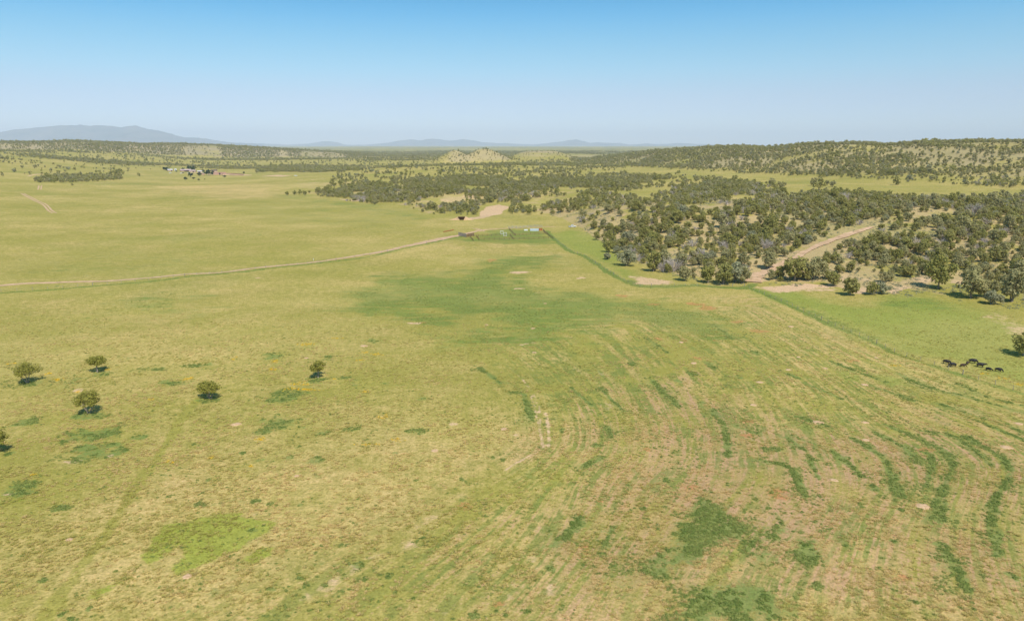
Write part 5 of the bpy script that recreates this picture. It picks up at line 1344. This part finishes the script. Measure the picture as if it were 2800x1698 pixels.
# ------------------------------------------------------------------ cattle
m_black = mat('black_hide', (.012, .011, .011), .6, ((.03, .026, .024), 2.5), spec=.3)
m_brownh = mat('dark_brown_hide', (.045, .025, .018), .65, ((.07, .038, .025), 2.5), spec=.25)
def cow_mesh(name, head, m, ox=0.0):
    J, E, R = [], [], []
    def add(p_, r_, par=None):
        J.append(p_); R.append(r_); i = len(J) - 1
        if par is not None: E.append((par, i))
        return i
    pel = add((-.75, 0, 1.10), (.27, .29)); loin = add((-.40, 0, 1.10), (.30, .33), pel); mid = add((-.02, 0, 1.05), (.35, .37), loin); ch = add((.42, 0, 1.05), (.30, .36), mid)
    wi = add((.72, 0, 1.13), (.2, .26), ch)
    if head == 'graze': pts = (((1.0, .08, .90), (.14, .18)), ((1.22, .12, .58), (.12, .13)), ((1.36, .15, .22), (.085, .085)), ((1.40, .16, .08), (.07, .06)))
    elif head == 'level': pts = (((1.05, 0, 1.22), (.14, .18)), ((1.32, 0, 1.24), (.12, .13)), ((1.62, 0, 1.05), (.085, .085)), ((1.74, 0, .97), (.07, .06)))
    else: pts = (((.98, .2, .95), (.14, .18)), ((1.10, .42, .66), (.12, .13)), ((1.12, .58, .32), (.085, .085)), ((1.12, .62, .18), (.07, .06)))
    par = wi; ids = []
    for p_, r_ in pts: par = add(p_, r_, par); ids.append(par)
    hx, hy, hz = J[ids[1]]
    for sgn in (-1, 1): add((hx - .05, hy + sgn * .22, hz + .08), (.035, .05), ids[1])
    for sgn in (-1, 1):
        a = add((-.80, sgn * .20, .86), (.15, .19), pel); a = add((-.66, sgn * .23, .66), (.10, .12), a); a = add((-.86, sgn * .22, .43), (.06, .07), a); a = add((-.82, sgn * .22, .12), (.05, .05), a); add((-.78, sgn * .22, .02), (.06, .07), a)
        off = ox * sgn
        a = add((.50, sgn * .20, .82), (.13, .16), ch); a = add((.46 + off, sgn * .21, .62), (.085, .10), a); a = add((.50 + off, sgn * .20, .36), (.055, .06), a); a = add((.49 + off, sgn * .20, .1), (.045, .045), a); add((.53 + off, sgn * .20, .02), (.055, .065), a)
    t = add((-1.06, 0, 1.14), (.05, .05), pel); t = add((-1.13, 0, .8), (.025, .025), t); add((-1.13, .02, .42), (.045, .045), t)
    J = [(x_, y_ * 1.12, z_ * .86) for x_, y_, z_ in J]; R = [(a_ * 1.45, b_ * 1.5) if min(a_, b_) > .19 else ((a_ * 1.35, b_ * 1.35) if min(a_, b_) > .08 else (a_ * 1.25, b_ * 1.25)) for a_, b_ in R]
    me = bpy.data.meshes.new(name); me.from_pydata(J, E, []); ob = bpy.data.objects.new(name, me); COL.objects.link(ob)
    sk = ob.modifiers.new('skin', 'SKIN'); sk.use_smooth_shade = True
    lay = me.skin_vertices[0].data if len(me.skin_vertices) else None
    if lay is None:
        bmx = bmesh.new(); bmx.from_mesh(me); bmx.verts.layers.skin.verify(); bmx.to_mesh(me); bmx.free(); lay = me.skin_vertices[0].data
    for i, r_ in enumerate(R): lay[i].radius = r_; lay[i].use_root = (i == 0)
    sb = ob.modifiers.new('sub', 'SUBSURF'); sb.levels = 1; sb.render_levels = 1
    dg = bpy.context.evaluated_depsgraph_get(); dg.update()
    out = bpy.data.meshes.new_from_object(ob.evaluated_get(dg)); out.name = name
    bpy.data.objects.remove(ob); out.materials.clear(); out.materials.append(m)
    return out
CM = {('graze', 0): cow_mesh('cow', 'graze', m_black, .06), ('side', 0): cow_mesh('cow', 'side', m_black, -.08), ('level', 0): cow_mesh('cow', 'level', m_black, .1), ('graze', 1): cow_mesh('calf', 'graze', m_brownh, .05), ('side', 1): cow_mesh('calf', 'side', m_brownh, -.05)}
COWS = [(2588, 995, 'graze', 0, 1.05, -38, 'black cow farthest left of the herd, grazing with its rump to the fence'), (2604, 1003, 'graze', 0, 1.08, 178, 'black cow with a pale muzzle grazing towards the left, nearest the fence'),
        (2633, 1003, 'graze', 1, .80, -12, 'dark brown calf grazing alone in the middle of the herd'), (2645, 996, 'side', 1, .72, 215, 'dark brown calf half hidden behind the rump of a black cow'),
        (2660, 993, 'graze', 0, 1.12, -28, 'topmost black cow of the herd, grazing with the brown calf at its tail'), (2681, 1004, 'level', 0, 1.12, -20, 'biggest black cow, head held level, right of the brown calves'),
        (2703, 1014, 'side', 0, .86, -62, 'small black cow seen from behind its shoulder, lowest but one in the herd'), (2730, 1016, 'graze', 0, .95, -40, 'black cow farthest right of the herd, grazing apart from the others')]
cp = P([(c[0], c[1]) for c in COWS])
for (u, v, hd, calf, s_, rz, lab), p_ in zip(COWS, cp):
    o = link('calf' if calf else 'cow', CM[(hd, calf)]); o.location = p_; o.scale = (s_ * .87,) * 3; o.rotation_euler = (0, 0, math.radians(rz))
    tag(o, lab, 'calf' if calf else 'cow', 'black cattle grazing by the fence')

# ------------------------------------------------------------------ farmstead far down the valley
m_adobe = mat('pink_adobe', (.50, .31, .235), .9, ((.42, .25, .19), .6), spec=.05)
m_tan = mat('tan_plaster', (.60, .42, .31), .9, ((.52, .36, .26), .6), spec=.05)
m_roofp = mat('faded_pink_roof', (.44, .33, .31), .7, ((.37, .27, .26), .8))
m_roofw = mat('pale_metal_roof', (.60, .58, .58), .5, ((.50, .47, .46), .6))
m_roofd = mat('dark_roof', (.09, .07, .065), .8)
m_shade = mat('opening_shade', (.03, .025, .022), .9)  # near-black paints the shade inside openings and under the porch
FARMP = {}
def house(u, v, w_, d_, h_, rz, label, wall, roof, style='gable', openings=(), cat='house', porch=None, name='house'):
    p_ = P1(u, v); az = math.atan2(p_[0], p_[1])
    e = empty(name, p_, -az + rz, label, cat)
    bm = bmesh.new(); box(bm, (0, d_ / 2, h_ / 2 - .3), (w_, d_, h_ + .6)); done('wall', bm, wall, e)
    bm = bmesh.new(); o_ = .5
    if style == 'gable':
        rh = d_ * .28
        A = [(-w_ / 2 - o_, -o_, h_ - .05), (-w_ / 2 - o_, d_ / 2, h_ + rh), (-w_ / 2 - o_, d_ + o_, h_ - .05)]; B = [(x + w_ + 2 * o_, y, z) for x, y, z in A]
        va = [bm.verts.new(q) for q in A]; vb = [bm.verts.new(q) for q in B]
        bm.faces.new(va[::-1]); bm.faces.new(vb); bm.faces.new((va[0], va[1], vb[1], vb[0])); bm.faces.new((va[1], va[2], vb[2], vb[1])); bm.faces.new((va[2], va[0], vb[0], vb[2]))
    else:
        box(bm, (0, d_ / 2, h_ + .18), (w_ + o_, d_ + o_, .3))
    rf = done('roof', bm, roof, e)
    if style == 'gable':
        bm = bmesh.new(); box(bm, (w_ * .22, d_ * .5, h_ + d_ * .28 + .3), (.9, .9, 1.2)); done('chimney', bm, wall, rf)
    for kind, x, z, ww, hh_ in openings:
        bm = bmesh.new(); box(bm, (x, -.03, z + hh_ / 2), (ww, .12, hh_)); f_ = done('window' if kind == 'w' else 'door', bm, m_white if kind == 'w' else m_shade, e)
        if kind == 'w':
            bm = bmesh.new(); box(bm, (x, -.08, z + hh_ / 2), (ww * .8, .06, hh_ * .8)); done('pane', bm, m_glass, f_)
    if porch:
        x0, x1 = porch; bm = bmesh.new(); box(bm, ((x0 + x1) / 2, -1.6, h_ - .25), (x1 - x0, 3.0, .18)); done('porch_roof', bm, roof, e)
        bm = bmesh.new(); box(bm, ((x0 + x1) / 2, -.04, 1.25), (x1 - x0, .1, 2.4)); done('porch_shade', bm, m_shade, e)  # dark sheet on the wall, painted shade under the porch roof
        for k in range(5):
            bm = bmesh.new(); box(bm, (x0 + .2 + (x1 - x0 - .4) * k / 4, -2.9, (h_ - .3) / 2), (.22, .22, h_ - .35)); done('porch_post', bm, m_tan, e)
    return e
house(466, 469, 10, 7, 3.2, .25, 'small tan house beside the big round tree, westernmost of the farmstead', m_tan, m_roofw, 'gable', (('w', -2.5, 1, 1.4, 1.2), ('d', 2.5, 0, 2.4, 2.3)))
house(480, 467, 4.5, 4, 3.0, .1, 'little white shed right of the small tan house', m_white, m_roofw, 'gable', (('d', 0, 0, 1.2, 2),), 'shed', name='shed')
house(508, 470, 22, 9, 3.2, .12, 'long pink ranch house with a dark porch under the big trees', m_adobe, m_roofp, 'gable', (('w', -8, 1, 1.6, 1.3), ('w', -5.5, 1, 1.6, 1.3), ('w', 9, 1, 1.4, 1.2)), porch=(-3.5, 7.5))
house(526, 472, 13, 8, 3.4, -.15, 'peach gabled house in front of the long ranch house', m_tan, m_roofp, 'gable', (('w', -4, 1, 1.5, 1.2), ('d', 2, 0, 3.2, 2.4)))
house(546.5, 473, 9, 6, 3.0, .05, 'open shed with a bright white roof between two dark trees', m_tan, m_roofw, 'gable', (('d', -1, 0, 5, 2.2),), 'shed', name='shed')
house(556, 479, 5.5, 5, 4.0, .1, 'small red adobe block beside the big dark tree', m_adobe, m_roofw, 'flat', (('w', 1, 1.5, 1, 1),), 'shed', name='shed')
house(586, 472.5, 13, 8, 4.2, 0, 'barn with a dark roof and white awning behind the long adobe building', m_tan, m_roofd, 'gable', (('d', -2, 0, 4, 3),), 'barn', name='barn')
house(601, 478.5, 24, 9, 4.8, .04, 'long flat-roofed adobe barn with a square black doorway', m_adobe, m_adobe, 'flat', (('d', 0, .2, 3.2, 3.6), ('d', 4.6, 0, 1.2, 2.2), ('w', -7, 1.8, 1.2, 1.0), ('w', 8, 1.8, 1.2, 1.0)), 'barn', name='barn')
def stone_wall(pix, h_, label, m):
    W = P(pix); e = empty('adobe_wall', W[0], 0, label, 'wall')
    for k in range(len(W) - 1):
        a_ = Vector(W[k] - W[0]); b_ = Vector(W[k + 1] - W[0]); d = b_ - a_
        bm = bmesh.new(); box(bm, (a_ + b_) / 2 + Vector((0, 0, h_ / 2 - .2)), (d.length + .3, .5, h_ + .4), d.to_track_quat('X', 'Z').to_matrix()); done('wall_section', bm, m, e)
stone_wall([(616, 476), (632, 476.5), (650, 477.5), (668, 479)], 1.9, 'long low pink adobe wall running right from the adobe barn', m_adobe)
stone_wall([(628, 480), (645, 480.5), (664, 480.5)], 1.2, 'nearer short pink corral wall below the long adobe wall', m_adobe)
def parked(u, v, rz, label, L_=4.6, m=None):
    e = empty('parked_car', P1(u, v), rz, label, 'car'); m = m or m_white
    bm = bmesh.new(); box(bm, (0, 0, .72), (L_, 1.8, .75)); done('body', bm, m, e, .12)
    bm = bmesh.new(); vs = box(bm, (-.1, 0, 1.38), (L_ * .55, 1.6, .62)); done('cab', bm, m, e, .14)
    bm = bmesh.new(); box(bm, (-.1, 0, 1.38), (L_ * .5, 1.64, .36)); done('side_window', bm, m_glass, e)
    for x_ in (-L_ * .3, L_ * .3):
        for y_ in (-.85, .85):
            bm = bmesh.new(); cyl(bm, (0, -.1, 0), (0, .1, 0), .36, n=12); w_ = done('wheel', bm, m_tyre, e); w_.location = (x_, y_, .36)
parked(495.5, 475.5, .2, 'white car on the grass below the long ranch house')
parked(500.5, 474, .3, 'dark car beside the white one below the long ranch house', m=mat('dark_car_paint', (.05, .06, .08), .3))
parked(515.3, 475, 1.2, 'white van at the left of the dark tree below the peach house', 5.6)
parked(465.5, 474.5, .1, 'white car standing alone below the small tan house')
parked(808.5, 482, .1, 'white vehicle alone on the valley floor right of the farm track', 6.0)
FT = [(456, 467, 20, 10, 'big round tree at the left of the small tan house'), (501.5, 466, 7, 7, 'dark slim tree at the left end of the ranch house roof'), (519, 468, 16, 13, 'tall broad tree behind the ranch house, left of the pair'),
      (531, 469, 14, 13, 'tall broad tree behind the peach house, right of the pair'), (556.5, 471, 11, 7.5, 'rounded tree behind the white-roofed shed'), (521.5, 485, 13, 12.5, 'square dark tree on the grass before the peach house'),
      (546, 482, 13, 8.5, 'ragged tree on the grass before the white-roofed shed'), (572, 480.5, 21, 15, 'biggest farmyard tree, left of the adobe barn'), (582, 478, 5, 5.5, 'little tree against the adobe barn wall'),
      (507.5, 493.5, 10.5, 9, 'dense round tree nearest to the viewer below the farmstead'), (530, 490.5, 8.5, 5, 'low bush right of the dense round tree below the farmstead'), (543.6, 494, 6, 4.5, 'small bush on the valley grass below the farmstead'),
      (559.5, 492, 3.5, 3, 'tiniest bush below the farmstead'), (613.5, 486, 9, 6, 'round bush in front of the adobe barn'), (667, 476, 6.5, 6, 'small tree behind the end of the pink wall'), (482, 471, 6, 4, 'bush by the little white shed')]
fp2 = P([(f[0], f[1]) for f in FT])
fcm = [crown_mesh('crown', 1500 + i, M_FARM, R=1.0, H=2.0, z0=.25, nb=22, per=10, leaf=.16, flat=.1) for i in range(4)]
ftm = trunk_mesh('trunk', 1520, M_BARK, stems=1, spread=.3, h=1.2, rad=.09)
for i, ((u, v, wpx, hpx, lab), p_) in enumerate(zip(FT, fp2)):
    rg_ = math.hypot(p_[0], p_[1]); s_ = wpx / 2 / FOC * rg_; hz = hpx / FOC * rg_ / 2.0 / s_
    new_tree('farm_tree', p_, fcm[i % 4], ftm, s_, i * 1.3, lab, cat='bush' if 'bush' in lab else 'tree', group='trees round the farmstead', zs=hz)
# little stock shelter in the far meadow, white post by the track
house(2083, 510, 5.5, 3.5, 1.5, .1, 'low pale blue metal shelter in the far meadow beside the trees', m_tank, m_tank, 'flat', (('d', 0, 0, 2, 1.0),), 'shelter', name='stock_shelter')
p_ = P1(857, 713); e = empty('marker_post', p_, 0, 'small white marker post beside the dirt track', 'post')
bm = bmesh.new(); cyl(bm, (0, 0, -.2), (0, 0, 1.1), .07, n=8); done('post', bm, m_white, e); bm = bmesh.new(); box(bm, (0, -.06, 1.1), (.3, .05, .3)); done('plate', bm, m_white, e)
